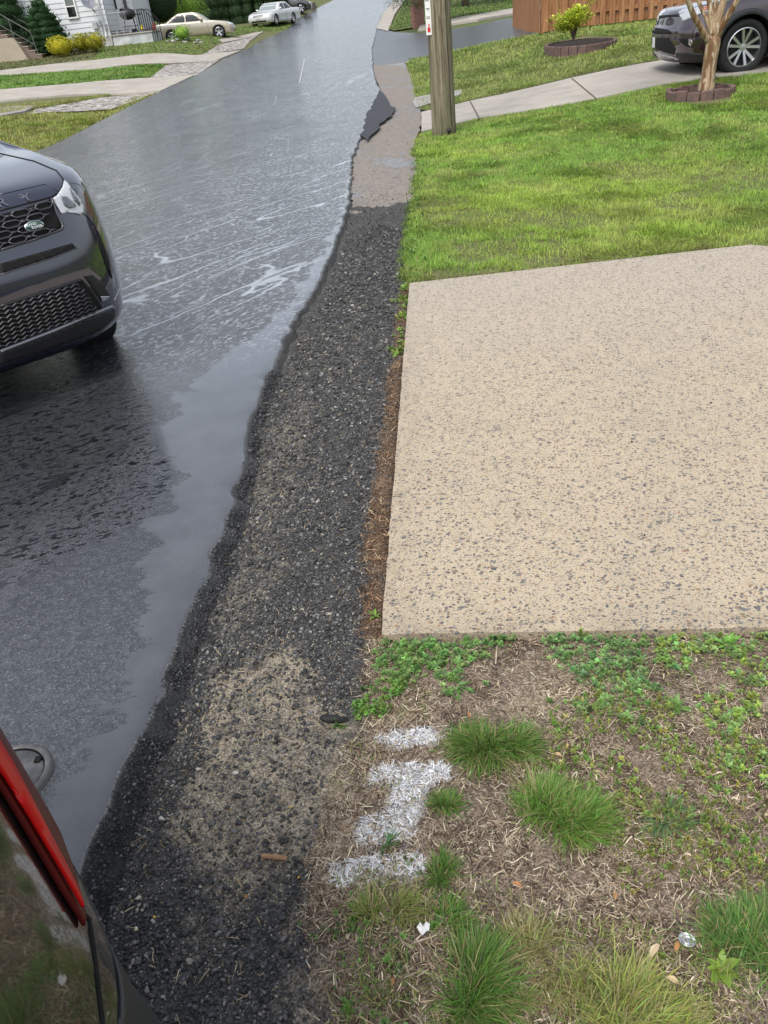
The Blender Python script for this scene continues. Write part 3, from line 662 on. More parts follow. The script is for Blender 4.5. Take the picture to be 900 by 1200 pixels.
# verge beyond the side street, and the left yards
FAR_R = GP([(462,36),(455,34),(470,10),(480,-14),(900,-120),(900,-36),(760,-14),(634,5),(560,18),(492,31)])
struct(sheet('lawn_far_right', FAR_R, lawn_soil, .01, 1.5))
lawn_blades('lawn_grass', [FAR_R], 60000, (3, 40, 36, 95), .09, dz=.02, ref=36, w0=.03, label='dark green lawn around the brick pillar beyond the side street', base_cols=((.12,.22,.04),(.09,.17,.035),(.16,.24,.05)))
LG = [(GP([(-60,240),(-60,150),(0,139),(40,134),(90,134),(135,130),(152,118),(187,110),(150,127),(95,155),(40,181),(20,190)]), ((.30,.34,.06),(.22,.28,.05),(.34,.29,.12))),
      (GP([(-60,134),(0,127),(60,122),(120,113),(130,112),(120,116),(72,125),(45,128),(0,137),(-60,150)]), ((.28,.30,.08),(.2,.25,.05),(.30,.27,.11))),
      (GP([(-60,111),(-60,97),(0,90),(120,82),(197,76),(190,82),(176,92),(90,99),(0,106)]), ((.15,.29,.05),(.12,.24,.04),(.20,.30,.06))),
      (GP([(103,73),(112,68),(128,50),(300,30),(330,22),(342,28),(335,36),(308,38),(276,42),(256,45),(262,48),(236,66),(230,66.5)]), ((.18,.29,.06),(.14,.24,.045),(.22,.30,.07))),
      (GP([(-60,84),(-60,60),(0,55),(60,50),(128,48),(112,68),(60,76),(0,84)]), ((.10,.12,.04),(.08,.12,.03),(.12,.10,.05))),
      (GP([(355,18),(345,24),(300,-10),(385,-8),(388,0)]), ((.15,.24,.04),(.12,.2,.03),(.16,.24,.05)))]
labs = ['patchy yellow green grass beside the road behind the dark blue SUV', 'thin worn grass strip between grey pavement and left driveway', 'green grass strip between the two pale concrete strips on the left',
        'lawn in front of the white porch and gold sedan', 'planting bed under the two cone conifers', 'bright grass verge at the top of the hill on the left']
struct(sheet('lawn_left', GP([(-60,245),(-60,60),(0,50),(128,45),(300,20),(345,0),(388,-5),(392,1),(355,19),(330,38),(305,48),(290,58),(262,70),(228,90),(187,108),(150,127),(95,155),(40,181)]), lawn_soil, .008, .5))
for (p, cols), lb in zip(LG, labs):
    xs = [q[0] for q in p]; ys = [q[1] for q in p]
    lawn_blades('lawn_grass', [p], 45000, (min(xs), max(xs), min(ys), max(ys)), .075, dz=.015, ref=18, w0=.014, base_cols=cols, label=lb)

# grass straggling along the lawn's edge over the millings
def fringe(px, n, spread, name, label, cols, h):
    P_ = np.array(GP(px)); seg = np.linalg.norm(np.diff(P_, axis=0), axis=1); cum = np.concatenate([[0], np.cumsum(seg)])
    t = RNG.uniform(0, cum[-1], n); X = np.interp(t, cum, P_[:, 0])+RNG.normal(0, spread, n); Y = np.interp(t, cum, P_[:, 1])+RNG.normal(0, spread, n)
    g = fbm(X, Y, 6, 3, 88); k = g > .45; X, Y = X[k], Y[k]; N_ = len(X); hh = h*RNG.uniform(.5, 1.4, N_); D = np.clip(np.hypot(X, Y)/5, .7, 4)
    o = scatter(name, BLADES, np.stack([X, Y, zf(X, Y)], -1), RNG.uniform(0, 6.28, N_), RNG.uniform(.1, 1.1, N_), np.stack([.005*D, hh, hh], -1), jit(cols, N_, .25, .1), MG)
    return tag(o, label, 'grass', None, 'stuff')
fringe([(476,332),(475,300),(482,255),(487,215),(486,170)], 3500, .03, 'edge_grass', 'ragged grass edge spilling over the dark grit strip', (.16,.25,.04), .06)
fringe([(478,334),(600,322),(700,306),(880,287)], 6000, .035, 'edge_grass', 'sparse dry grass along the far edge of the tan slab', (.20,.19,.07), .035)

# ---- stones of the verge
def vz(X, Y): return verge_z(X, Y)
def stones(name, n, box_, poly, size, cols, probs, label, excl=(), flat=None, dens=None, gamma=2.2, zfun=None):
    x0, x1, y0, y1 = box_; X, Y = RNG.uniform(x0, x1, n*5), RNG.uniform(y0, y1, n*5)
    k = (RNG.uniform(0, 1, n*5) < np.minimum(1, (1.6/np.hypot(X, Y))**1.2)) & (poly_sd(X, Y, poly) > 0)
    if dens is not None: k &= RNG.uniform(0, 1, n*5) < dens(X, Y)
    X, Y = X[k][:n], Y[k][:n]; N_ = len(X); u = RNG.uniform(0, 1, N_)**gamma
    s = size[0]+(size[1]-size[0])*u*u; s *= np.clip(np.hypot(X, Y)/1.8, .8, 3)**.6
    ci = RNG.choice(len(cols), N_, p=probs); c = np.array(cols)[ci]*(1+RNG.normal(0, .2, (N_, 1)))
    o = scatter(name, STONES, np.stack([X, Y, (zfun or vz)(X, Y)+s*.15], -1), RNG.uniform(0, 6.28, N_), RNG.uniform(-.5, .5, N_), np.repeat(s[:, None], 3, 1), np.clip(c, .005, 1), MS)
    return tag(o, label, 'gravel', None, 'stuff')
MILL = GP([(60,1300),(100,1045),(135,1000),(175,900),(205,830),(235,760),(262,690),(280,610),(300,520),(330,445),(350,395),(385,335),(405,285),(440,262),(474,270),(472,320),(462,400),(450,480),(438,560),(428,640),(428,740),(400,850),(372,960),(360,1060),(370,1200),(370,1300)])
MILL_NEAR = GP([(60,1300),(100,1045),(135,1000),(175,900),(205,830),(235,760),(262,690),(440,690),(428,740),(400,850),(372,960),(360,1060),(370,1200),(370,1300)])
DK = [(.050,.051,.053),(.080,.081,.083),(.028,.029,.030),(.15,.15,.15),(.25,.23,.20)]
stones('broken_asphalt', 60000, (-1.2, .5, .3, 7.8), MILL, (.003, .020), DK, [.33,.30,.17,.14,.06], 'dark broken asphalt pieces covering the verge strip beside the slab', gamma=1.6,
       dens=lambda X, Y: 1-.55*sm(poly_sd(X, Y, Z_SAND)+(fbm(X, Y, 9, 3, 31)-.5)*.12, -.03, .05))
stones('large_asphalt_chips', 1500, (-1.2, .4, .3, 3.0), MILL, (.012, .027), DK, [.40,.30,.2,.08,.02], 'larger flat asphalt chips lying on the near verge', gamma=1.8)
stones('pale_grit', 20000, (-1.1, .3, .35, 5.5), MILL, (.002, .009), [(.45,.40,.30),(.34,.24,.12),(.40,.38,.35),(.55,.52,.46),(.42,.26,.08)], [.38,.16,.24,.14,.08], 'pale and yellow grit grains scattered between dark asphalt pieces',
       dens=lambda X, Y: .035+.9*sm(poly_sd(X, Y, Z_SAND)+.05, -.08, .06)+.30*sm(poly_sd(X, Y, Z_SAND2)+.05, -.08, .06))
CRUMB = GP([(100,1035),(135,945),(165,880),(190,820),(218,745),(253,658),(275,603),(290,535),(304,483),(320,440),(330,440),(310,500),(300,560),(290,610),(275,660),(262,715),(248,775),(232,830),(240,880),(215,930),(180,990),(160,1060),(200,1130),(165,1200),(150,1300),(0,1300)])
stones('crumbled_asphalt_edge', 46000, (-1.2, .2, .3, 5.0), CRUMB, (.0045, .016), [(.024,.025,.028),(.045,.047,.050),(.11,.113,.12)], [.45,.38,.17], 'black crumbled asphalt lumps along the raised road edge',
       zfun=lambda X, Y: np.maximum(vz(X, Y), zr(Y)+np.interp(road_right(Y)-X, [-.085, -.06, -.035, -.012, 0, .02, .045], [-.03, .002, .013, .026, .034, .040, .044])))
stones('broken_asphalt', 9000, (-.3, .9, 6.5, 10), GP([(398,285),(412,215),(487,215),(474,285)]), (.004, .013), DK, [.33,.30,.17,.14,.06], 'loose asphalt bits thinning out over the start of the old gutter', zfun=lambda X, Y: zf(X, Y)+.012, dens=lambda X, Y: np.clip((9.0-Y)/1.6, 0, 1)**2)
DIRTP = GP([(360,1300),(372,1180),(360,1060),(372,1000),(395,900),(425,850),(430,760),(446,748),(1000,735),(1100,1300)])
stones('soil_grit', 7000, (-.4, 1.6, .3, 1.75), DIRTP, (.0015, .007), [(.10,.08,.06),(.22,.18,.13),(.38,.34,.28),(.05,.05,.05)], [.4,.3,.12,.18], 'fine grit in the bare soil in front of the slab')

stones('edge_crumbs', 2600, (-.2, 3.2, 1.2, 5.4), SLAB, (.0015, .007), [(.10,.075,.05),(.20,.15,.10),(.04,.04,.04),(.35,.29,.20)], [.4,.25,.25,.10], 'soil crumbs and grit washed onto the edges of the tan slab',
       zfun=lambda X, Y: zf(X, Y)+.0285, dens=lambda X, Y: np.clip(1-poly_sd(X, Y, SLAB)/.10, 0, 1)**2*sm(fbm(X, Y, 6, 3, 97), .42, .60)+.004)
fringe([(508,166),(540,160)], 500, .05, 'edge_grass', 'longer grass around the foot of the utility pole', (.22,.33,.06), .09)
fringe([(450,748),(600,741),(760,738),(900,734)], 900, .012, 'edge_grass', 'thin grass blades leaning on the front edge of the tan slab', (.22,.31,.07), .035)
# ---- straw, dead grass, bark shreds on the soil
def straws(name, n, poly, box_, L, cols, label, w=.0016, tilt=(1.15, 1.6), dens=None, mat=None, dz=.004):
    x0, x1, y0, y1 = box_; X, Y = RNG.uniform(x0, x1, n*5), RNG.uniform(y0, y1, n*5); k = poly_sd(X, Y, poly) > -.01
    if dens is not None: k &= RNG.uniform(0, 1, n*5) < dens(X, Y)
    X, Y = X[k][:n], Y[k][:n]; N_ = len(X); hh = RNG.uniform(L[0], L[1], N_)
    ci = RNG.integers(0, len(cols), N_); c = np.array(cols)[ci]*(1+RNG.normal(0, .35, (N_, 1)))
    o = scatter(name, BLADES[:3], np.stack([X, Y, vz(X, Y)+dz*RNG.uniform(.3, 1.4, N_)], -1), RNG.uniform(0, 6.28, N_), RNG.uniform(*tilt, N_), np.stack([w*RNG.uniform(.6, 1.8, N_), hh, hh], -1), np.clip(c, 0, 1), mat or MSD)
    return o
TAN = [(.42,.33,.22),(.20,.14,.09),(.60,.52,.38),(.10,.065,.045),(.33,.26,.20)]
tag(straws('dead_grass', 30000, DIRTP, (-.4, 2.6, .3, 1.8), (.006, .036), TAN, '', dens=lambda X, Y: .35+.65*sm(fbm(X, Y, 7, 3, 92), .4, .6)), 'tan dead grass and straw lying on the bare soil', 'straw', None, 'stuff')
tag(straws('long_straw', 900, DIRTP, (-.4, 1.6, .3, 1.8), (.03, .075), TAN, '', w=.0013, dz=.008), 'longer dry stems lying across the bare soil', 'straw', None, 'stuff')
SPG = GP([(375,1300),(380,1080),(400,1035),(520,1010),(600,1060),(660,1030),(760,1090),(900,1060),(1000,1300)])
for nm_, n_, cols_, hh_ in (('a', 9000, [(.20,.30,.07),(.28,.32,.09),(.40,.36,.17)], (.010, .034)),):
    tag(straws('sparse_grass', n_, SPG, (-.4, 1.6, .3, 1.4), hh_, cols_, '', w=.0016, tilt=(.1, 1.2), mat=MG, dens=lambda X, Y: sm(fbm(X, Y, 8, 4, 99), .48, .60)*.9+.04), 'thin scattered green and yellow grass blades near the bottom edge', 'grass', None, 'stuff')
tag(straws('sparse_grass', 2500, DIRTP, (-.4, 1.6, .5, 1.8), (.008, .026), [(.20,.30,.07),(.28,.32,.09)], '', w=.0015, tilt=(.1, 1.2), mat=MG, dens=lambda X, Y: sm(fbm(X, Y, 7, 4, 100), .54, .62)), 'thin scattered grass blades between the weeds', 'grass', None, 'stuff')
REDB = [(.24,.14,.08),(.16,.09,.05),(.36,.26,.16),(.08,.05,.03)]
tag(straws('bark_shreds', 5000, Z_MULCH, (-.3, .5, 1.6, 5.4), (.015, .06), REDB, '', w=.003, dens=lambda X, Y: .25+.75*sm(fbm(X, Y, 5, 3, 93), .42, .58)), 'reddish brown plant litter along the left edge of the slab', 'litter', None, 'stuff')
tag(straws('verge_straw', 900, MILL, (-1.1, .4, .35, 5), (.015, .05), [(.4,.33,.22),(.3,.22,.13)], '', w=.0018), 'stray straw bits on the dark verge', 'straw', None, 'stuff')

# ---- spray painted utility marks: whitened straw and grains
pm = attr_mat('marking_paint', .6, .3)
ml = ['small white sprayed dash on the soil nearest the slab', 'large white sprayed letter I on the soil, middle of the three marks', 'long white sprayed dash on the soil nearest the photographer']
for poly, n, lb in zip(Z_PAINT, (340, 1300, 650), ml):
    xs = [q[0] for q in poly]; ys = [q[1] for q in poly]
    cols = [(.82,.84,.87),(.74,.76,.80),(.86,.87,.89),(.62,.63,.65)]
    o = straws('painted_mark', n, poly, (min(xs), max(xs), min(ys), max(ys)), (.007, .026), cols, '', w=.0016, tilt=(1.1, 1.62), mat=pm, dz=.004, dens=lambda X, Y: .25+.75*sm(fbm(X, Y, 30, 2, 95), .4, .55))
    tag(o, lb, 'painted mark', 'white utility marks sprayed on the ground')

# ---- tufts
def tuft(px, py, r, n, L, col, label, dry=.16, spread=1.0, flatten=1.0, wv=.0030):
    x, y = G(px, py); z = float(vz(np.array([x]), np.array([y]))[0])
    ns = max(3, int(r/.022)); sc_ = np.sqrt(RNG.uniform(0, 1, ns))*r*.72; sa = RNG.uniform(0, 6.28, ns); si = RNG.integers(0, ns, n)
    n = int(n); X = np.cos(sa[si])*sc_[si]*1.05+RNG.normal(0, r*.20, n)*(1+.9*(RNG.uniform(0, 1, n) < .12)); Y = np.sin(sa[si])*sc_[si]*.85*flatten+RNG.normal(0, r*.18, n)
    a = np.arctan2(Y, X); out = np.clip(np.hypot(X, Y)/r, 0, 1.3)
    lean = RNG.uniform(-1.2, .4)+RNG.normal(0, .7, ns)[si]
    dx = np.cos(a)*out*.9+np.cos(lean)*.45+RNG.normal(0, .45, n); dy = np.sin(a)*out*.9+np.sin(lean)*.45+RNG.normal(0, .45, n)
    yaw = np.arctan2(dy, dx)-math.pi/2
    tilt = np.clip(np.hypot(dx, dy)*.62*spread+RNG.normal(0, .24, n), 0, 1.45)
    hh = L*RNG.uniform(.45, 1.2, n)*(1-.20*out)*(.8+.4*RNG.uniform(0, 1, ns)[si]); c = jit(col, n, .26, .09); k = RNG.uniform(0, 1, n) < dry; c[k] = np.array([.42,.36,.18])*RNG.uniform(.7, 1.1, (k.sum(), 1))
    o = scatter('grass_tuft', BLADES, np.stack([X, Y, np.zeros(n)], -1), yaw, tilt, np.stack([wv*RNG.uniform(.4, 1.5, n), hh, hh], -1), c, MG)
    o.location = (x, y, z); return tag(o, label, 'grass tuft', 'grass tufts growing in the bare soil')
GR = (.13,.245,.05); GY = (.25,.31,.08)
tuft(582, 885, .100, 3800, .066, GR, 'broad dense dark green grass tuft just right of the white painted I')
tuft(660, 965, .100, 4200, .080, (.155,.285,.055), 'round bright green grass tuft in the middle of the soil patch', spread=1.2)
tuft(524, 948, .038, 650, .045, GR, 'small green grass tuft touching the foot of the white painted I')
tuft(552, 1160, .075, 1700, .075, GR, 'green grass tuft at the bottom edge left of the yellowish grass mat')
tuft(900, 1130, .115, 4000, .072, (.13,.25,.06), 'tall dark green grass tuft at the lower right corner beside the metal cap')
tuft(742, 1205, .100, 1900, .080, (.30,.34,.09), 'yellowish green spiky grass tuft at the bottom edge below the metal cap', dry=.2, spread=1.4)
tuft(452, 1080, .060, 620, .055, GY, 'thin straggly grass tuft below the long white dash', dry=.2, spread=1.4)
tuft(525, 1035, .045, 420, .050, GR, 'thin grass tuft right of the long white dash', dry=.15, spread=1.3)
tuft(528, 1090, .050, 480, .052, GR, 'thin grass tuft beside the torn white paper', dry=.15, spread=1.3)
tuft(780, 965, .045, 260, .06, (.14,.25,.10), 'small blue green grass tuft among the weeds right of the round tuft', spread=1.6)
tuft(640, 1120, .10, 900, .045, (.27,.28,.10), 'flat yellowing grass mat left of the metal cap', dry=.35, spread=1.5)
tuft(690, 1165, .09, 900, .06, (.27,.31,.09), 'yellow green spreading grass mat above the bottom edge', dry=.3, spread=1.5)
tuft(590, 1190, .06, 700, .05, (.24,.29,.09), 'low yellowish grass tuft at the bottom edge', dry=.25, spread=1.3)
tuft(455, 995, .018, 110, .035, (.09,.2,.07), 'tiny green grass sprout below the white painted I', spread=1.4)
tuft(398, 850, .012, 40, .03, (.13,.26,.05), 'tiny green sprout beside the black lump on the verge', spread=1.4)

# ---- leafy weeds
WT = [rosette_t(i, 5+i % 4, .30+.06*(i % 4), .30+.14*(i % 4), 1+i % 3) for i in range(9)]
WN = [rosette_t(20+i, 5, .30, .9, 3, .3) for i in range(4)]
def weeds(name, px_poly, n, size, col, label, temps, clump=.5, seed=1, col2=None):
    poly = GP(px_poly); xs = [q[0] for q in poly]; ys = [q[1] for q in poly]
    X, Y = RNG.uniform(min(xs)-.05, max(xs)+.05, n*14), RNG.uniform(min(ys)-.05, max(ys)+.05, n*14)
    k = (poly_sd(X, Y, poly)+(fbm(X, Y, 9, 3, seed)-.5)*.20+RNG.normal(0, .012, X.shape) > 0) & (fbm(X, Y, 13, 3, seed+5) > clump-.06+RNG.normal(0, .05, X.shape)) & (poly_sd(X, Y, SLAB) < -.0)
    X, Y = X[k][:n], Y[k][:n]; N_ = len(X); s = size[0]*.7+(size[1]*1.15-size[0]*.7)*RNG.uniform(0, 1, N_)**1.5; c = jit(np.array(col)*1.15+.04, N_, .25, .10)
    if col2 is not None:
        u = (RNG.uniform(0, 1, N_) < .45); c[u] = jit(np.array(col2)*1.3+.02, int(u.sum()), .2, .08)
    o = scatter(name, temps, np.stack([X, Y, vz(X, Y)+RNG.uniform(0, .012, N_)], -1), RNG.uniform(0, 6.28, N_), RNG.uniform(-.35, .35, N_), s, c, ML)
    return tag(o, label, 'weeds', None, 'stuff')
weeds('weed_cover', [(434,800),(436,748),(602,738),(604,768),(560,800),(530,812),(500,790),(440,812)], 520, (.007, .018), (.15,.28,.06), 'bright green leafy weeds at the near left corner of the slab', WT, .44, 3, (.11,.23,.05))
weeds('weed_cover', [(432,800),(480,800),(482,830),(455,842),(432,836)], 210, (.007, .015), (.14,.28,.04), 'small dense green weeds left of the white dash', WT+WN, .40, 4)
weeds('weed_cover', [(640,742),(760,740),(770,800),(740,850),(700,830),(650,780)], 480, (.007, .017), (.15,.28,.07), 'green leafy weeds along the middle of the slab edge', WT, .46, 6, (.12,.23,.07))
weeds('weed_cover', [(760,742),(900,740),(900,920),(840,900),(790,850),(770,790)], 560, (.007, .017), (.17,.29,.07), 'green leafy weeds at the right below the slab', WT, .50, 8, (.21,.29,.05))
weeds('weed_cover', [(650,830),(720,800),(800,860),(960,900),(960,1060),(850,1050),(780,1000),(700,960),(620,900)], 1700, (.005, .013), (.24,.28,.05), 'fine yellow green weeds spread across the soil right of the tufts', WN+WT[:2], .44, 10, (.15,.26,.05))
weeds('weed_cover', [(730,930),(900,960),(900,1080),(780,1060),(700,1030)], 420, (.005, .012), (.24,.26,.06), 'sparse yellowish weeds above the metal cap', WN, .52, 12)
weeds('weed_cover', [(375,1040),(480,1040),(500,1130),(460,1190),(372,1160)], 160, (.006, .014), (.16,.26,.07), 'scattered small weeds beside the verge grit near the bottom', WN, .50, 14)
weeds('weed_cover', [(466,420),(474,336),(480,336),(472,420)], 170, (.010, .024), (.20,.30,.04), 'yellow green weeds in the gap at the far left corner of the slab', WT, .42, 15)
weeds('weed_cover', [(474,330),(484,240),(492,170),(500,172),(496,240),(490,330)], 420, (.016, .035), (.17,.29,.04), 'leafy clover and weeds along the roadside edge of the lawn', WT, .50, 17, (.13,.24,.05))
def weed(px, py, s, col, label, tmpl):
    x, y = G(px, py); o = scatter('weed_plant', [tmpl], np.array([[0, 0, .002]]), np.array([RNG.uniform(0, 6)]), np.array([0.]), np.array([s]), jit(col, 1), ML)
    o.location = (x, y, float(vz(np.array([x]), np.array([y]))[0])); tag(o, label, 'weed', 'single leafy weeds')
weed(440, 722, .032, (.16,.32,.04), 'single bright green weed growing beside the left edge of the slab', WT[0])
weed(852, 762, .050, (.17,.34,.06), 'large star shaped weed just below the slab edge at the right', rosette_t(40, 9, .26, .4, 2))
weed(792, 838, .040, (.20,.36,.09), 'pale green star shaped weed in the middle of the right weed patch', rosette_t(41, 9, .28, .35, 2))
weed(680, 748, .034, (.16,.32,.05), 'upright leafy weed against the front face of the slab', rosette_t(42, 6, .34, .7, 3))
weed(510, 1090+5, .018, (.14,.28,.05), 'tiny leafy weed below the torn white paper', WT[2])
weed(842, 1145, .045, (.17,.31,.04), 'broad leaved green weed left of the lower right grass tuft', rosette_t(43, 7, .45, .5, 1))
weed(455, 1130, .018, (.16,.30,.08), 'small pale weed in the litter at the bottom left of the soil', WT[3])
weed(408, 1185, .022, (.15,.29,.05), 'leafy weed at the bottom edge beside the verge grit', WT[4])
weed(775, 1190-60, .016, (.2,.3,.06), 'slim sprout left of the metal cap', WN[1])
# ------------------------------------------------------------------ utility pole
def gz(x, y): return float(zf(x, y))
pole_m = principled('pole_wood', (.2,.17,.12), .85, spec=.2); N = NT(pole_m); v = N.coord((1, 1, .045))
a = N.noise(v, 26, 5, .65, .4); b_ = N.noise(v, 90, 3, .7); big = N.noise(N.coord((1, 1, .3)), 3, 4, .6)
c = N.mix(N.ramp(a, .35, .65), (.105,.085,.055), (.29,.25,.18)); c = N.mix(N.math('MULTIPLY', N.ramp(big, .35, .65), .6), c, (.15,.155,.085))
c = N.mix(N.ramp(b_, .60, .70), c, (.04,.03,.02)); N.base(c); N.normal(N.bump(N.math('ADD', a, N.math('MULTIPLY', b_, .5)), .9, .015))
pb = G(522, 160); T = thing('utility_pole', (pb[0], pb[1]+.12, gz(*pb)-.02), 0, 'weathered grey brown wooden utility pole at the lawn corner', 'utility pole')
bm = bmesh.new(); zs = list(np.linspace(-.2, 9.2, 26)); rg = tube(bm, [(.003*z, 0, z) for z in zs], [.172-.0065*z for z in zs], 40)
for ring in rg:
    for v_ in ring:
        a_ = math.atan2(v_.co.y, v_.co.x); k = 1+.02*(fbm(np.array([a_*2]), np.array([v_.co.z*.15]), 2, 3, 4)[0]-.5)
        if v_.co.z < .25: k *= 1+.10*(.25-v_.co.z)
        v_.co.x *= k; v_.co.y *= k
obj('shaft', bm, pole_m, T, True)
dark = principled('near_black', (.012,.012,.013), .6)
bm = bmesh.new()                                         # long drying crack down the right of the face
pts = []
for z in np.linspace(.15, 7, 30):
    a_ = -1.05+.03*math.sin(z*3)+.02*math.sin(z*9); r_ = .172-.0065*z; pts.append((r_*math.cos(a_), r_*math.sin(a_), z))
tube(bm, pts, [.006+.002*math.sin(i*2.1) for i in range(30)], 5); obj('crack', bm, dark, T)
bm = bmesh.new(); tube(bm, [(.05,-.175,.13),(.05,-.19,.10),(.045,-.175,.07)], [.02,.03,.015], 8); obj('knot', bm, dark, T)
white = principled('white_paint', (.78,.78,.76), .45)
# numbered white tag on the pole's left face
SG = bpy.data.objects.new('tag_plate', None)
def text_mesh(name, s, size, mat, parent, M, extrude=.002, offset=0, spacing=1.0, rot_curve=None):
    cu = bpy.data.curves.new(name, 'FONT'); cu.body = s; cu.size = size; cu.extrude = extrude; cu.offset = offset; cu.align_x = 'CENTER'; cu.align_y = 'CENTER'; cu.space_character = spacing
    tmp = bpy.data.objects.new('t', cu); COL.objects.link(tmp); dg = bpy.context.evaluated_depsgraph_get()
    me = bpy.data.meshes.new_from_object(tmp.evaluated_get(dg)); me.name = name; bpy.data.objects.remove(tmp)
    me.transform(M); me.materials.clear(); return link(name, me, mat, parent)
def frameM(o, u, v_, n=None):
    u = Vector(u).normalized(); v_ = Vector(v_).normalized(); n = u.cross(v_)
    M = Matrix.Identity(4)
    for i in range(3): M[i][0] = u[i]; M[i][1] = v_[i]; M[i][2] = n[i]; M[i][3] = o[i]
    return M
tp = atY(505, 41, pb[1]+.12-.10); zt = float(tp[2])-(gz(*pb)-.02)
bm = bmesh.new(); box(bm, -.190, -.115, -.112, -.106, zt, zt+.95, .004); plate = obj('number_tag', bm, white, T)
redm = principled('tag_red', (.6,.03,.03), .5); grm = principled('tag_ink', (.10,.10,.12), .6)
bm = bmesh.new(); box(bm, -.172, -.132, -.1155, -.1125, zt+.035, zt+.085, .003); tube(bm, [(-.152,-.114,zt+.08),(-.152,-.114,zt+.13)], .008, 6); obj('red_mark', bm, redm, plate)
for i, ch in enumerate('0472631'):
    text_mesh('number', ch, .07, grm, plate, frameM((-.152, -.1135, zt+.20+.095*i), (0, 0, 1), (-1, 0, 0)), .001)

# ------------------------------------------------------------------ foliage helper
LEAFQ = [leaf_t(.5, .2), leaf_t(.6, .35), leaf_t(.42, .1)]
def leafq(asp=.55):
    V = np.array([(0,0,0),(-asp/2,.45,.06),(asp/2,.45,.06),(0,1,-.02)]); return V, np.array([(0,2,1),(1,2,3)]), np.array([.85,1,1,1.15])
LQ = [leafq(.55), leafq(.75), leafq(.4)]
def crown(name, blobs, n, size, col, parent, clump=3.0, shell=.35, col2=None, mat=None, rag=.25, seed=0, core=None, up=0.2, temps=None):
    """blobs: (cx,cy,cz,rx,ry,rz). leaves spread through the outer part of each blob, gathered in clumps"""
    w_ = np.array([b[3]*b[4]+b[4]*b[5]+b[3]*b[5] for b in blobs]); w_ /= w_.sum()
    bi = RNG.choice(len(blobs), n, p=w_); B = np.array(blobs)[bi]
    d = RNG.normal(size=(n, 3)); d /= np.linalg.norm(d, axis=1)[:, None]
    cn = fbm(d[:, 0]*clump+bi*3.1+seed, d[:, 1]*clump+d[:, 2]*clump*1.7, 1, 3, seed)
    r = (1-shell*RNG.uniform(0, 1, n)**1.5)*(1-rag+rag*2*cn)
    P = B[:, :3]+d*B[:, 3:]*r[:, None]
    # drop leaves deep inside other blobs
    c = jit(col, n, .18, .06)
    if col2 is not None:
        k = fbm(P[:, 0]*2+5, P[:, 1]*2+P[:, 2]*2.3, 1, 3, seed+3) > .5; c[k] = jit(col2, int(k.sum()), .18, .06)
    yaw = np.arctan2(d[:, 1], d[:, 0])-math.pi/2+RNG.normal(0, .7, n); tilt = -RNG.uniform(-.3, 1.0, n)+up*0
    s = RNG.uniform(.6, 1.3, n)*size
    o = scatter(name, temps or LQ, P, yaw, tilt, s, c, mat or ML, obj_parent=parent)
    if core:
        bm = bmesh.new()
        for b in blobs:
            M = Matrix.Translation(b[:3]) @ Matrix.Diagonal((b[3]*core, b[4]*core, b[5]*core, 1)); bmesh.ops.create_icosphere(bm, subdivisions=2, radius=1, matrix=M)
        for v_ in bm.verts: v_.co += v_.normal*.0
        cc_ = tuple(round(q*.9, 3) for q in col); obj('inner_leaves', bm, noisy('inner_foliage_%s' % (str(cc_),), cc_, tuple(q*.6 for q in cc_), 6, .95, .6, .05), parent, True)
    return o
bark = noisy('bark_brown', (.10,.075,.05), (.18,.14,.10), 6, .9, .8, .02, stretch=(1, 1, .25))

# ------------------------------------------------------------------ crepe myrtle in its brick ring
rc = np.array(G(820, 113)); rcz = gz(*rc)
px_m = 1/np.linalg.norm(np.array(G(858, 113))-np.array(G(782, 113)))*76
rr = .5*np.linalg.norm(np.array(G(859, 112))-np.array(G(780, 114)))*.96
T = thing('tree_ring', (rc[0], rc[1], rcz), 0, 'ring of dark red brown edging bricks around the smooth barked tree', 'garden edging')
brick_r = noisy('edging_brick', (.17,.10,.085), (.10,.075,.07), 9, .9, .6, .01)
for k in range(16):
    a0 = 2*math.pi*k/16; bm = bmesh.new()
    q = [(rr*f*math.cos(a0+da), rr*f*math.sin(a0+da)) for f, da in ((1, .012), (1.0, .19), (1, .38), (.86, .38), (.86, .19), (.86, .012))]
    prism(bm, q, -.05, .105+.012*math.sin(k*2.3), bev=.012); obj('edging_brick', bm, brick_r, T)
bm = bmesh.new(); lathe(bm, [(.001, .075), (rr*.5, .07), (rr*.88, .05)], 24); mulch_m = noisy('mulch', (.035,.022,.016), (.07,.045,.03), 20, .95, 1, .03)
obj('soil', bm, mulch_m, T, True)
tb = atY(828, 112, rc[1]+.0)
T = thing('crepe_myrtle', (float(tb[0]), float(rc[1]), rcz+.03), 0, 'smooth tan barked multi stem tree in front of the plum SUV', 'tree')
cm = principled('crepe_bark', (.3,.2,.11), .6, spec=.35); N = NT(cm); v = N.coord((1, 1, .25)); a = N.noise(v, 9, 5, .6, .6)
cc = N.mix(N.ramp(a, .42, .56), (.17,.09,.04), (.42,.31,.19)); cc = N.mix(N.ramp(N.noise(v, 17, 5, .7), .55, .61), cc, (.55,.48,.36)); cc = N.mix(N.ramp(N.noise(v, 44, 4, .7), .60, .68), cc, (.10,.06,.035)); N.base(cc); N.normal(N.bump(N.math('ADD', a, N.noise(v, 60, 4, .7)), .9, .015))
Yt = float(rc[1]); o0 = np.array([tb[0], Yt, rcz+.03])
def tp_(px, py, dy=0): return Vector(atY(px, py, Yt+dy)-o0)
bm = bmesh.new()
base = [tp_(826, 112), tp_(828, 100), tp_(830, 85), tp_(833, 66), tp_(836, 50), tp_(837, 40)]
tube(bm, base, [.135, .103, .090, .087, .10, .08], 20)
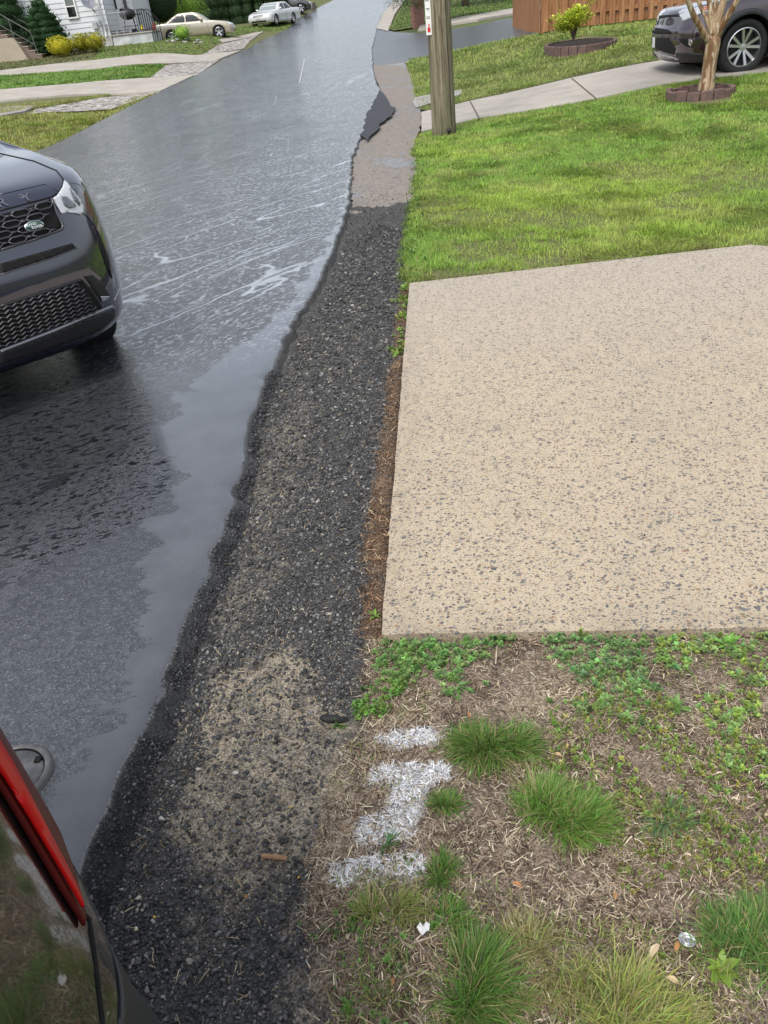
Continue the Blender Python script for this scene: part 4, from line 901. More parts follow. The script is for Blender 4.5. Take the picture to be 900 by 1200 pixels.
limbs = [([(833,52),(823,36),(812,18),(806,0),(798,-25),(785,-60)], .058, -.1), ([(836,48),(832,30),(822,10),(815,-6),(806,-40)], .042, .1), ([(836,48),(834,28),(833,8),(828,-12),(826,-50)], .055, .05),
         ([(837,50),(840,28),(846,8),(851,-12),(860,-60)], .075, 0), ([(837,50),(846,30),(857,12),(867,-4),(885,-40)], .060, -.15), ([(836,46),(839,20),(838,0),(842,-40)], .05, .25)]
for pts, r0, dy in limbs:
    P_ = [tp_(x, y, dy*i/2) for i, (x, y) in enumerate(pts)]; tube(bm, P_, [r0*.85*(1-.12*i) for i in range(len(P_))], 14)
trunk = obj('trunk', bm, cm, T, True)
sub = trunk.modifiers.new('s', 'SUBSURF'); sub.levels = 1; sub.render_levels = 1
crown('crown', [(-.5,0,3.4,1.1,1.1,.9),(.6,.2,3.7,1.2,1.1,1),(0,-.3,4.3,1.1,1.0,.8)], 6000, .07, (.10,.19,.04), T)

# ------------------------------------------------------------------ shrub bed by the fence
bc = np.array(G(680, 55)); b1 = np.array(G(637, 60)); b2 = np.array(G(720, 46)); br = .5*np.linalg.norm(b2-b1); by = .5*np.linalg.norm(np.array(G(676, 43))-np.array(G(682, 66)))*.8
T = thing('shrub_bed', (bc[0], bc[1], gz(*bc)), math.atan2((b2-b1)[1], (b2-b1)[0]), 'oval mulch bed edged with dark brick near the wooden fence', 'garden bed')
for k in range(26):
    a0 = 2*math.pi*k/26; bm = bmesh.new(); da = 2*math.pi/26*.95
    q = [(br*f*math.cos(a0+t), by*f*math.sin(a0+t)) for f, t in ((1, 0), (1.0, da/2), (1, da), (.92, da), (.92, da/2), (.92, 0))]
    prism(bm, q, -.25, .10, bev=.012); obj('edging_brick', bm, brick_r, T)
bm = bmesh.new(); vs_ = lathe(bm, [(.001, .13), (.5, .12), (.94, .07), (.95, -.2)], 30)
for r_ in vs_:
    for v_ in r_: v_.co.x *= br; v_.co.y *= by
obj('mulch', bm, noisy('mulch_black', (.014,.011,.010), (.035,.026,.02), 25, .95, 1, .04), T, True)
sb = np.array(G(672, 52)); T = thing('yellow_shrub', (sb[0], sb[1], gz(*sb)+.1), 0, 'yellow green twiggy shrub growing in the mulch bed by the fence', 'shrub')
bm = bmesh.new()
hs_ = float(atY(672, 8, sb[1])[2]-gz(*sb)-.1)
for k in range(16):
    a0 = k*2.4; rr_ = .05+.30*RNG.uniform(); tube(bm, [(0.02*math.cos(a0), .02*math.sin(a0), 0), (rr_*.5*math.cos(a0), rr_*.5*math.sin(a0), hs_*.45), (rr_*math.cos(a0), rr_*math.sin(a0), hs_*RNG.uniform(.75, .95))], [.012, .009, .004], 5)
tube(bm, [(.1, 0, .3), (.3, 0, hs_*.9), (.42, 0, hs_*1.3)], [.01, .007, .004], 5)
obj('stems', bm, bark, T)
sw = .5*(float(atY(692, 30, sb[1])[0])-float(atY(645, 30, sb[1])[0]))
crown('foliage', [(-.05,0,hs_*.62,sw*.95,sw*.9,hs_*.30),(.1,0,hs_*.85,sw*.5,sw*.5,hs_*.15),(-.15,.1,hs_*.4,sw*.6,sw*.6,hs_*.2)], 3200, .075, (.50,.58,.07), T, rag=.35, shell=.9)
crown('foliage', [(.40,0,hs_*1.18,.12,.12,hs_*.25)], 160, .05, (.48,.56,.07), T, shell=.9)

# ------------------------------------------------------------------ fence
fa = np.array(G(636, 41)); fb = np.array(G(792, 22)); fd = (fb-fa)/np.linalg.norm(fb-fa)
T = thing('wooden_fence', (fa[0], fa[1], gz(*fa)), math.atan2(fd[1], fd[0]), 'tall red brown shadowbox board fence behind the lawn', 'fence')
fwm = principled('fence_wood', (.3,.13,.06), .75, spec=.25); N = NT(fwm); v = N.coord((1, 1, .08)); a = N.noise(v, 18, 4, .6, .3)
N.base(N.mix(N.ramp(N.noise(N.coord((3.8, .1, .05)), 1.0, 1, .5), .3, .7), N.mix(N.ramp(a, .35, .65), (.20,.085,.038), (.34,.165,.075)), N.mix(N.ramp(a, .35, .65), (.27,.13,.06), (.40,.22,.11)))); N.normal(N.bump(a, .4, .008))
def fz(t): p = fa+fd*t; return gz(*p)-gz(*fa)
for k in range(46):
    t = .07+k*.26
    for side_, off in ((-.028, 0), (.052, .13)):
        bm = bmesh.new(); z0 = fz(t)+.06; box(bm, t+off-.072, t+off+.072, side_-.01, side_+.01, z0, z0+1.83, .004)
        obj('board', bm, fwm, T)
for h in (.35, 1.05, 1.65):
    bm = bmesh.new()
    for k in range(12): 
        t0, t1 = k*1.0, k*1.0+1.0; vs_ = box(bm, t0, t1-.002, -.017, .041, h, h+.09)
        for v_ in vs_: v_.co.z += fz(v_.co.x)
    obj('rail', bm, fwm, T)
for k in range(6):
    t = k*2.4; bm = bmesh.new(); box(bm, t-.05, t+.05, .063, .15, fz(t)-.2, fz(t)+1.9, .006); obj('post', bm, fwm, T)
bm = bmesh.new()                                        # return panel at the street end
for k in range(40): box(bm, -.095, -.075, .02+k*.15, .02+k*.15+.14, .05, 1.88, .004)
obj('return_panel', bm, fwm, T)

# ------------------------------------------------------------------ beyond the side street
pc = np.array(G(490, 31)); pz = gz(*pc); h_ = .45*.5
bmat = principled('red_brick', (.3,.1,.07), .85); N = NT(bmat); v = N.coord()
bt = N.t.nodes.new('ShaderNodeTexBrick'); bt.inputs['Scale'].default_value = 4.5; bt.inputs['Color1'].default_value = (.27,.10,.07,1); bt.inputs['Color2'].default_value = (.20,.075,.055,1); bt.inputs['Mortar'].default_value = (.42,.38,.34,1)
mp = N.t.nodes.new('ShaderNodeMapping'); mp.inputs['Rotation'].default_value = (RAD(90), 0, 0); N.l(v, mp.inputs['Vector']); N.l(mp.outputs[0], bt.inputs['Vector']); N.base(bt.outputs['Color'])
wpx = float(atY(496, 20, pc[1])[0]-atY(484, 20, pc[1])[0])
T = thing('brick_pillar', (pc[0], pc[1], pz), .25, 'red brick pillar on the grass beyond the side street', 'pillar')
bm = bmesh.new(); box(bm, -wpx/2, wpx/2, -wpx/2, wpx/2, -.1, 1.7, .01); obj('shaft', bm, bmat, T)
bm = bmesh.new(); box(bm, -wpx/2-.05, wpx/2+.05, -wpx/2-.05, wpx/2+.05, 1.703, 1.8, .02); obj('cap', bm, conc, T)
def conifer_like(px, py, Y, H, R, label, group=None, low=.1, cone=True, n=5000, col=(.035,.075,.025), size=.12, cat='tree', name='conifer', taper=1.0):
    p = atY(px, py, Y); x = float(p[0]); z = gz(x, Y)
    T = thing(name, (x, Y, z-.05), 0, label, cat, group)
    bm = bmesh.new(); tube(bm, [(0, 0, 0), (0.02, 0, H*.5), (0, 0, H*.95)], [.10+.01*H, .07, .02], 8); obj('trunk', bm, bark, T, True)
    blobs = []
    L = 9
    for i in range(L):
        t = i/(L-1); zz = H*(low+(1-low)*t*.93); rad = R*((1-t)**taper if cone else math.sin(math.pi*(.12+.85*t)))+.08
        m_ = max(1, int(1+5*rad/R))
        for k in range(m_):
            a0 = k*2*math.pi/m_+i*1.3; q = rad*.45 if m_ > 1 else 0
            blobs.append((q*math.cos(a0), q*math.sin(a0), zz, rad*.62, rad*.62, H*(1-low)/L*.95))
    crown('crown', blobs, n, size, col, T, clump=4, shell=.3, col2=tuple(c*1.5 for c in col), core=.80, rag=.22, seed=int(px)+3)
    return T
# house --------------------------------------------------------------------
HY = 48.5
def hx(px, py=30, Y=HY): return float(atY(px, py, Y)[0])
def hz(px, py, Y=HY): return float(atY(px, py, Y)[2])
x0 = hx(27, 30)-.0; x1 = hx(127, 30); zb = hz(110, 53)
T = thing('white_house', (x0, HY, zb), 0, 'white clapboard house behind the cone conifers with a dish on its wall', 'house')
W = x1-x0; sid = noisy('white_siding', (.70,.72,.74), (.62,.65,.68), 1.2, .5, .1, .002, stretch=(1, 1, 4))
def clap(bm, xa, xb, y, za, zc, step=.2, dirv=-1, ax='x'):
    z = za
    while z < zc:
        t = min(z+step, zc)
        if ax == 'x': q = [(xa, y+dirv*.022, z), (xb, y+dirv*.022, z), (xb, y, t), (xa, y, t), ]; r = [(xa, y, z), (xb, y, z)]
        else: q = [(y+dirv*.022, xa, z), (y+dirv*.022, xb, z), (y, xb, t), (y, xa, t)]; r = [(y, xa, z), (y, xb, z)]
        v_ = [bm.verts.new(c) for c in q]; u_ = [bm.verts.new(c) for c in r]
        bm.faces.new(v_); bm.faces.new((u_[0], u_[1], v_[1], v_[0])); z = t
found = noisy('foundation_white', (.62,.63,.63), (.5,.5,.48), 2, .7)
fh = hz(100, 45)-zb-.0
bm = bmesh.new(); box(bm, 0, W, .03, 8, -.6, fh); obj('foundation', bm, found, T)
bm = bmesh.new(); box(bm, 0, W, .06, 8, fh+.002, 5.6); obj('core_wall', bm, sid, T)
bm = bmesh.new(); clap(bm, 0, W, .04, fh, 5.6, .235); obj('siding', bm, sid, T)
bm = bmesh.new(); clap(bm, .06, 8, W+.002, fh, 5.6, .235, 1, 'y'); obj('siding', bm, sid, T)
tanb = noisy('tan_block', (.46,.38,.30), (.38,.31,.24), 3, .85, .4)
bm = bmesh.new(); xa = hx(14, 20)-x0
for k in range(20): box(bm, xa-.6, -.01, -.35+.012*(k % 2), .4, -.6+k*.3, -.6+k*.3+.285, .01)
obj('tan_chimney', bm, tanb, T)
bm = bmesh.new()
v_ = [bm.verts.new(c) for c in ((-1.6, -.5, 5.5), (W+.5, -.5, 5.5), (W+.5, 8.5, 5.5), (-1.6, 8.5, 5.5), (-1.6, 4, 7.4), (W+.5, 4, 7.4))]
for q in ((0,1,5,4),(2,3,4,5),(0,4,3),(1,2,5),(0,3,2,1)): bm.faces.new([v_[i] for i in q])
obj('roof', bm, noisy('roof_shingle', (.06,.06,.065), (.10,.10,.10), 5, .9), T)
glass = principled('window_glass', (.015,.02,.022), .08, spec=.8); scr = principled('window_screen', (.05,.055,.055), .7)
def window(xa, xb, za, zc, y=0.0, par=T, rail=.5, blind=True):
    bm = bmesh.new(); f = .07
    for b in ((xa-f, xb+f, za-f, za), (xa-f, xb+f, zc, zc+f), (xa-f, xa, za, zc), (xb, xb+f, za, zc), (xa, xb, za+(zc-za)*rail-.025, za+(zc-za)*rail+.025)): box(bm, b[0], b[1], y-.06, y+.02, b[2], b[3])
    w_ = obj('window', bm, white, par)
    bm = bmesh.new(); box(bm, xa, xb, y-.02, y+.01, za, za+(zc-za)*rail-.026); obj('pane', bm, glass, w_)
    bm = bmesh.new(); box(bm, xa, xb, y-.02, y+.01, za+(zc-za)*rail+.026, zc); obj('pane', bm, principled('glass_pale', (.16,.18,.17), .2), w_)
    return w_
window(hx(81, 20)-x0, hx(90.8, 20)-x0, hz(85, 20)-zb, hz(82, 7.5)-zb+(hz(82, 7.5)-hz(85, 20)))
window(1.2, 2.0, 3.2, 4.3)
bm = bmesh.new(); box(bm, hx(85, 53)-x0, hx(98, 53)-x0, -.02, .06, hz(92, 55)-zb, hz(90, 51)-zb); obj('basement_window', bm, dark, T)
# services on the wall
grey_m = principled('grey_metal', (.35,.37,.40), .45, metal=.3)
bm = bmesh.new(); box(bm, hx(109, 30)-x0, hx(114.5, 30)-x0, -.14, .02, hz(112, 34)-zb, hz(110, 26)-zb, .02); obj('meter_box', bm, noisy('box_grey', (.5,.52,.52), (.42,.44,.44), 3, .5), T)
bm = bmesh.new(); M = Matrix.Translation((hx(118.5, 27)-x0, -.02, hz(118.5, 27)-zb)) @ Matrix.Rotation(RAD(90), 4, 'X'); bmesh.ops.create_cone(bm, cap_ends=True, segments=20, radius1=.13, radius2=.11, depth=.16, matrix=M)
xm = hx(118.5, 27)-x0; zm = hz(118.5, 27)-zb; box(bm, xm+.1, xm+.25, -.1, .02, zm-.3, zm-.05, .01); tube(bm, [(xm, -.04, zm), (xm, -.04, zm-.6), (xm-.5, -.04, zm-.75), (xm-1.0, -.04, zm-.7)], .015, 6); obj('electric_meter', bm, grey_m, T, False)
bm = bmesh.new(); xd = W-.12; tube(bm, [(xd-.1, -.06, 5.4), (xd-.1, -.06, 0.5), (xd-.1, -.15, .3)], .045, 8); obj('downspout', bm, principled('downspout_white', (.72,.72,.72), .4), T)
# satellite dish on the wall
xd_, zd_ = hx(106, 3)-x0, hz(106, 3)-zb
D = thing('satellite_dish', (x0+xd_, HY-.45, zb+zd_), 0, 'grey satellite dish bracketed to the white house wall', 'satellite dish')
bm = bmesh.new(); M = Matrix.Rotation(RAD(62), 4, 'X') @ Matrix.Rotation(RAD(25), 4, 'Y'); lathe(bm, [(.001, 0), (.12, .01), (.24, .045), (.34, .09), (.35, .10), (.34, .095), (.24, .06), (.001, .02)], 28, M); obj('dish', bm, noisy('dish_grey', (.22,.23,.27), (.17,.18,.22), 4, .5), D, True)
bm = bmesh.new(); tube(bm, [(0, .1, 0), (.05, .25, -.25), (.12, .42, -.45)], .025, 8); obj('mast', bm, dark, D)
bm = bmesh.new(); tube(bm, [(0, 0, -.3), (.1, -.35, -.1), (.1, -.42, .05)], .014, 6); box(bm, .04, .16, -.48, -.38, .02, .12, .01); obj('feed_arm', bm, grey_m, D)
# porch wing: recessed wall with door, on the right
PY = 51.0; px0 = x1+.02; px1 = hx(158, 20, PY)
P = thing('porch_wing', (px0, PY, zb), 0, 'recessed white porch wall with door and two dark narrow windows', 'house wing')
PW = px1-px0; bm = bmesh.new(); box(bm, 0, PW, .05, 5, -.5, 5); obj('wall', bm, sid, P); bm = bmesh.new(); clap(bm, 0, PW, .045, .4, 5, .235); obj('siding', bm, sid, P)
for a_, b_ in ((134, 136.5), (145, 148.5)):
    bm = bmesh.new(); xa_, xb_ = hx(a_, 5, PY)-px0, hx(b_, 5, PY)-px0; box(bm, xa_, xb_, -.03, .04, hz(b_, 11, PY)-zb, hz(b_, 11, PY)-zb+1.6, .005); obj('window', bm, glass, P)
bm = bmesh.new(); xa_ = hx(137, 20, PY)-px0; box(bm, xa_, xa_+.9*.45, -.025, .04, hz(140, 38, PY)-zb, hz(140, 38, PY)-zb+2.0, .01); dr = obj('door', bm, principled('door_white', (.74,.75,.76), .4), P)
bm = bmesh.new(); bmesh.ops.create_uvsphere(bm, u_segments=10, v_segments=8, radius=.035, matrix=Matrix.Translation((xa_+.35, -.06, hz(140, 38, PY)-zb+1))); obj('handle', bm, dark, dr)
bm = bmesh.new(); box(bm, hx(130, 7, PY)-px0-.08, hx(130, 7, PY)-px0+.08, -.12, .02, hz(130, 8, PY)-zb, hz(130, 5, PY)-zb, .02); obj('lantern', bm, dark, P)
bm = bmesh.new(); box(bm, hx(140.5, 11, PY)-px0, hx(144.5, 11, PY)-px0, -.12, .02, hz(142, 14, PY)-zb, hz(142, 10, PY)-zb, .02); obj('mailbox', bm, dark, P)
# porch platform
QY = 48.3; qx0 = hx(132, 45, QY); qx1 = hx(178.5, 42, QY); qt = hz(155, 38.5, QY); qb = hz(155, 55, QY)
Q = thing('porch_platform', (qx0, QY, qb), 0, 'raised porch platform of flaking white painted concrete', 'porch')
bm = bmesh.new(); box(bm, 0, qx1-qx0, 0, 2.6, -.4, qt-qb-.06, .01); obj('base', bm, noisy('flaking_white', (.68,.70,.71), (.36,.38,.38), 1.7, .7, .3, detail=6), Q)
bm = bmesh.new(); box(bm, -.06, qx1-qx0+.06, -.06, 2.6, qt-qb-.058, qt-qb, .012); obj('floor_slab', bm, conc, Q)
R_ = thing('porch_railing', (qx0, QY+.12, qt), 0, 'thin pale metal railing along the left half of the porch', 'railing'); rl = (hx(149, 30, QY)-qx0)
bm = bmesh.new(); tube(bm, [(0, 0, .95), (rl, 0, .95)], .02, 6); tube(bm, [(0, 0, .1), (rl, 0, .1)], .015, 6); obj('rail', bm, principled('rail_grey', (.3,.31,.33), .5), R_)
bm = bmesh.new()
for k in range(13): tube(bm, [(rl*k/12, 0, 0), (rl*k/12, 0, .95)], .011, 5)
obj('baluster', bm, principled('rail_grey'), R_)
blk = principled('black_iron', (.015,.015,.017), .5)
gx = hx(153, 30, QY+.8)
B = thing('barbecue_grill', (gx, QY+.7, qt), .2, 'black covered grill and chair on the white porch', 'grill')
bm = bmesh.new(); M = Matrix.Translation((0, 0, .85)) @ Matrix.Diagonal((1.25, .9, .8, 1)); bmesh.ops.create_uvsphere(bm, u_segments=20, v_segments=12, radius=.33, matrix=M); obj('bowl', bm, blk, B, True)
for sx in (-1, 1):
    for sy in (-1, 1): bm = bmesh.new(); tube(bm, [(sx*.2, sy*.15, .7), (sx*.32, sy*.25, 0)], .02, 6); obj('leg', bm, blk, B)
bm = bmesh.new(); box(bm, -.4, .4, -.3, .3, .3, .33, .01); box(bm, .4, .7, -.22, .22, .78, .82, .01); obj('shelf', bm, blk, B)
B = thing('porch_clutter', (hx(142, 33, QY), QY+.45, qt), 0, 'row of low black pots along the porch edge', 'pots')
for k in range(4): bm = bmesh.new(); lathe(bm, [(.001, 0), (.09, 0), (.13, .18), (.12, .18), (.001, .16)], 12, Matrix.Translation((-.55+.36*k, 0, 0))); obj('pot', bm, blk, B)
def figure(px, py0, py1, name, label, col, cat, Y):
    x = hx(px, py0, Y); z0 = hz(px, py0, Y); h = hz(px, py1, Y)-z0
    o = thing(name, (x, Y, z0), 0, label, cat); bm = bmesh.new(); m_ = principled(name+'_m', col, .4)
    lathe(bm, [(.001, 0), (.30*h, 0), (.33*h, .1*h), (.22*h, .35*h), (.26*h, .55*h), (.12*h, .68*h), (.20*h, .82*h), (.14*h, .96*h), (.001, h)], 16); obj('body', bm, m_, o, True)
    bm = bmesh.new(); tube(bm, [(-.33*h, 0, .5*h), (0, 0, .56*h), (.33*h, 0, .5*h)], .07*h, 8); obj('arms', bm, m_, o)
figure(167, 35.5, 29, 'yellow_hydrant', 'small yellow hydrant shaped ornament standing on the porch edge', (.75,.62,.02), 'ornament', QY+.3)
figure(181, 33, 26, 'red_hydrant', 'small red hydrant shaped ornament beside the porch behind the gold sedan', (.5,.04,.03), 'ornament', QY+2)
B = thing('iron_step_railing', (hx(160, 36, QY+.2), QY+.2, qt), 0, 'black iron railing at the right end of the porch', 'railing')
ex = hx(186, 30, QY+1.2)-hx(160, 36, QY+.2)
for dy in (0, 1.3):
    bm = bmesh.new(); tube(bm, [(0, dy, 0), (0, dy, 1.0), (ex*.55, dy, 1.0), (ex, dy, .45), (ex, dy, -.6)], .025, 6)
    for k in range(1, 9): t = k/9; zt_ = 1.0 if t < .55 else 1.0-(t-.55)/.45*.55; tube(bm, [(ex*t, dy, -.0 if t < .75 else -.5), (ex*t, dy, zt_)], .014, 5)
    tube(bm, [(0, dy, .1), (ex*.75, dy, .1)], .018, 5); obj('railing_panel', bm, blk, B)

# steps on the far left
SY = 45.0
sx = [hx(0, 60, SY)-2.2, hx(52, 72, SY)]; zb_s = hz(48, 79, SY)
T = thing('front_steps', (hx(51, 72, SY), SY, gz(hx(51, 72, SY), SY)), 0, 'brown concrete steps climbing left past the cone conifers', 'steps')
brn = noisy('brown_concrete', (.20,.155,.125), (.15,.115,.09), 2, .8); tread_m = noisy('tread_tan', (.42,.36,.31), (.34,.29,.25), 3, .8)
run = (hx(51, 70, SY)-hx(16, 56, SY))/4.6; rise = .19
for k in range(9):
    bm = bmesh.new(); box(bm, -run*(k+1), -run*k, 0, 1.6, -.3, rise*(k+1)-.03); s_ = obj('riser', bm, brn, T)
    bm = bmesh.new(); box(bm, -run*(k+1)+.003, -run*k+.03, -.02, 1.62, rise*(k+1)-.028, rise*(k+1)+.01, .008); obj('tread', bm, tread_m, s_)
bm = bmesh.new(); prism(bm, [(-run*9, 0), (-run*2.3, 0), (-run*3.4, .75), (-run*4.0, .98), (-run*9, 1.0)], 0, .22, Matrix.Translation((0, -.24, 0)) @ Matrix.Rotation(RAD(90), 4, 'X') @ Matrix.Diagonal((1, 1, -1, 1)))
obj('cheek_wall', bm, noisy('tan_render', (.42,.36,.28), (.36,.31,.24), 1.5, .8), T)
for dy, nm in ((.05, 'rail'), (1.5, 'rail')):
    bm = bmesh.new(); tube(bm, [(-run*.6, dy, .15), (-run*.9, dy, 1.15), (-run*9, dy, 1.15+rise*8.2)], .022, 6); tube(bm, [(-run*.75, dy, .6), (-run*9, dy, .6+rise*8.2)], .016, 6); tube(bm, [(-run*4, dy, rise*4), (-run*4, dy, 1.15+rise*3.1)], .02, 6); obj('handrail', bm, principled('rail_dull', (.12,.12,.12), .5), T)

T1 = conifer_like(62, 66, 46.6, float(atY(49, -10, 46.6)[2])-gz(hx(62, 66, 46.6), 46.6), 1.15, 'dark green cone conifer in front of the white house wall', 'conifers by the house', .10, n=9000, size=.13, col=(.030,.072,.026), taper=.62)
T2 = conifer_like(8, 60, 47.2, 5.0, 1.9, 'larger dark green conifer behind the brown steps at the left edge', 'conifers by the house', .08, n=12000, size=.14, col=(.032,.078,.026), taper=.6)
def bush(px, py, Y, w_, h, col, col2, label, name='round_bush', n=2600, size=.075, cat='bush', group=None, rag=.12, sink=0, core=.86):
    x = hx(px, py, Y); z = gz(x, Y)
    T = thing(name, (x, Y, z-sink), 0, label, cat, group)
    bm = bmesh.new(); tube(bm, [(0, 0, -.05), (0, 0, h*.5)], [.05, .03], 6); obj('stem', bm, bark, T)
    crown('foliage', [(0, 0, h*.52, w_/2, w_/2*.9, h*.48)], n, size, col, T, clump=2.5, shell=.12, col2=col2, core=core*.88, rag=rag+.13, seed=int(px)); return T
bush(75, 70, 44.8, 1.22, .85, (.60,.56,.05), (.48,.46,.05), 'yellow rounded bush nearest the dark cone conifer', group='yellow clipped bushes')
bush(100, 68, 45.6, 1.0, .82, (.52,.49,.05), (.36,.37,.05), 'middle yellow bush touching the larger greener yellow bush', group='yellow clipped bushes')
bush(115, 68, 45.4, 1.15, .86, (.50,.47,.05), (.28,.30,.05), 'rightmost yellow bush with darker green base beside the lawn', group='yellow clipped bushes')
bush(213, 30, 62, 3.6, 3.0, (.26,.42,.06), (.20,.36,.05), 'large bright green clipped dome shrub behind the gold sedan roof', 'dome_shrub', 9000, .10, 'shrub')
bush(216, 52, 47.5, .95, .75, (.30,.48,.08), (.22,.40,.06), 'small bright green shrub in a ring of stones before the gold sedan', 'ringed_shrub', 900, .07, 'shrub', rag=.3)
cx = hx(216, 54, 47.2); 
for k in range(9):
    a_ = 2*math.pi*k/9; bm = bmesh.new(); st = STONES[k % 10]
    vs_ = [bm.verts.new((v[0]*.38, v[1]*.34, v[2]*.26)) for v in st[0]]; [bm.faces.new([vs_[i] for i in f]) for f in st[1]]
    o = obj('border_stone', bm, noisy('field_stone', (.42,.40,.38), (.24,.23,.22), 6, .8), None); X_, Y_ = cx+.85*math.cos(a_), 47.4+.7*math.sin(a_); o.location = (X_, Y_, gz(X_, Y_)+.06)
    tag(o, 'pale rounded stone edging the small green shrub, %s of its ring' % ['rightmost','back right','back, right of the middle','back left','leftmost, behind','leftmost, in front','front left','front middle','front right'][k], 'stone', 'stones around the ringed shrub')
# hedge
H0 = hx(236, 30, 71); H1 = hx(338, 20, 75)
T = thing('dark_hedge', (H0, 73, gz(H0, 73)), math.atan2(2.5, H1-H0)*.4, 'tall dark green hedge behind the white sedan', 'hedge')
L_ = H1-H0; bl = [(i*L_/14+.2*math.sin(i*3), .2*math.sin(i*5), .1+j*.75, L_/10, .8, .75) for i in range(15) for j in range(6)]
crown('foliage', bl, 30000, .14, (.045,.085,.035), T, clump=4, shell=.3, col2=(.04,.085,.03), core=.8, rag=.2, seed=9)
bm = bmesh.new()
for i in range(8): tube(bm, [(i*L_/8+.2, 0, -.2), (i*L_/8+.2, 0, 2)], .05, 6)
obj('trunks', bm, bark, T)
for (px, Y, h, w_, lb) in ((172, 58, 6.5, 5, 'dark leafy tree behind the right end of the porch'), (240, 80, 8, 6, 'dark tree rising behind the tall hedge'), (128, 64, 9, 7, 'tall dark tree behind the white house')):
    x = hx(px, 20, Y); T = thing('background_tree', (x, Y, gz(x, Y)), 0, lb, 'tree', 'trees behind the left houses')
    bm = bmesh.new(); tube(bm, [(0, 0, -.3), (.1, 0, h*.5), (0, 0, h*.8)], [.22, .16, .06], 8); obj('trunk', bm, bark, T, True)
    crown('crown', [(0, 0, h*.6, w_*.42, w_*.42, h*.33), (w_*.2, -.5, h*.35, w_*.33, w_*.33, h*.3), (-w_*.2, -.3, h*.32, w_*.33, w_*.3, h*.3)], 7000, .16, (.035,.07,.025), T, col2=(.06,.11,.035), core=.75, rag=.3, seed=int(px))
# retaining wall under the black car
w0_ = np.array(G(334, 18)); w1_ = np.array(G(369, 11)); wd = w1_-w0_; wl = np.linalg.norm(wd)
T = thing('stone_retaining_wall', (w0_[0], w0_[1], gz(*w0_)), math.atan2(wd[1], wd[0]), 'low brown block retaining wall in front of the black car', 'wall')
bm = bmesh.new(); nb = int(wl/.5)
for i in range(nb):
    for j in range(3):
        p_ = w0_+wd*(i+.5)/nb; dz_ = gz(*p_)-gz(*w0_); box(bm, (i+(j % 2)*.5)*wl/nb+.01, (i+1+(j % 2)*.5)*wl/nb-.01, -.15, .2, dz_-.1+j*.22, dz_+.11+j*.22, .02)
obj('blocks', bm, noisy('wall_block', (.26,.21,.17), (.18,.15,.13), 4, .9), T)
# trees and evergreen on the far right
ep = np.array(G(470, 24)); ex_, ey_ = float(atY(476, 0, 46)[0])+1.8, 46.
T = thing('evergreen_tree', (ex_, ey_, gz(ex_, ey_)), 0, 'dark evergreen with drooping branches hanging over the brick pillar', 'tree')
bm = bmesh.new(); tube(bm, [(0, 0, -.2), (0, 0, 4.5), (0, 0, 8)], [.2, .14, .03], 8); obj('trunk', bm, bark, T, True)
zt0 = float(atY(462, 9, 46)[2])-gz(ex_, ey_)
bl = [(1.9*math.cos(a_)*f, 1.9*math.sin(a_)*f, zt0+.55+.25*math.sin(a_*2)+(1-f)*1.6, .75, .75, .35) for a_ in np.arange(0, 6.28, .7) for f in (1.1, .6)]+[(0, 0, zt0+2.4, 1.6, 1.6, .9), (0, 0, zt0+3.8, 1.1, 1.1, .9)]
crown('crown', bl, 14000, .13, (.05,.10,.04), T, shell=.8, rag=.45, seed=4, temps=[leaf_t(.22, -.4)])
# right-hand side trees beyond the lawn (their trunks show at the top edge)
for (px, Y, h, w_, lb) in ((545, 62, 9, 7, 'tree with dark trunk on the far lawn beyond the side street'), (610, 70, 10, 8, 'tree at the back of the far lawn near the fence corner')):
    g_ = G(px, 1); x = hx(px, 1, Y); T = thing('shade_tree', (x, Y, gz(x, Y)), 0, lb, 'tree', 'trees on the far right lawn')
    bm = bmesh.new(); tube(bm, [(0, 0, -.3), (.1, 0, h*.4), (0, 0, h*.8)], [.28, .2, .06], 10); obj('trunk', bm, bark, T, True)
    crown('crown', [(0, 0, h*.75, w_*.5, w_*.5, h*.25), (w_*.2, -.5, h*.62, w_*.33, w_*.33, h*.2), (-w_*.2, -.3, h*.62, w_*.33, w_*.3, h*.2)], 7000, .18, (.05,.10,.03), T, col2=(.09,.15,.04), core=.7, rag=.3, seed=int(px))
mb = GP([(560,10),(634,0),(700,-12),(700,-16),(634,-4),(560,5),(500,14),(500,17)]); struct(sheet('mulch_strip', mb, mulch_m, .03, 1.0))
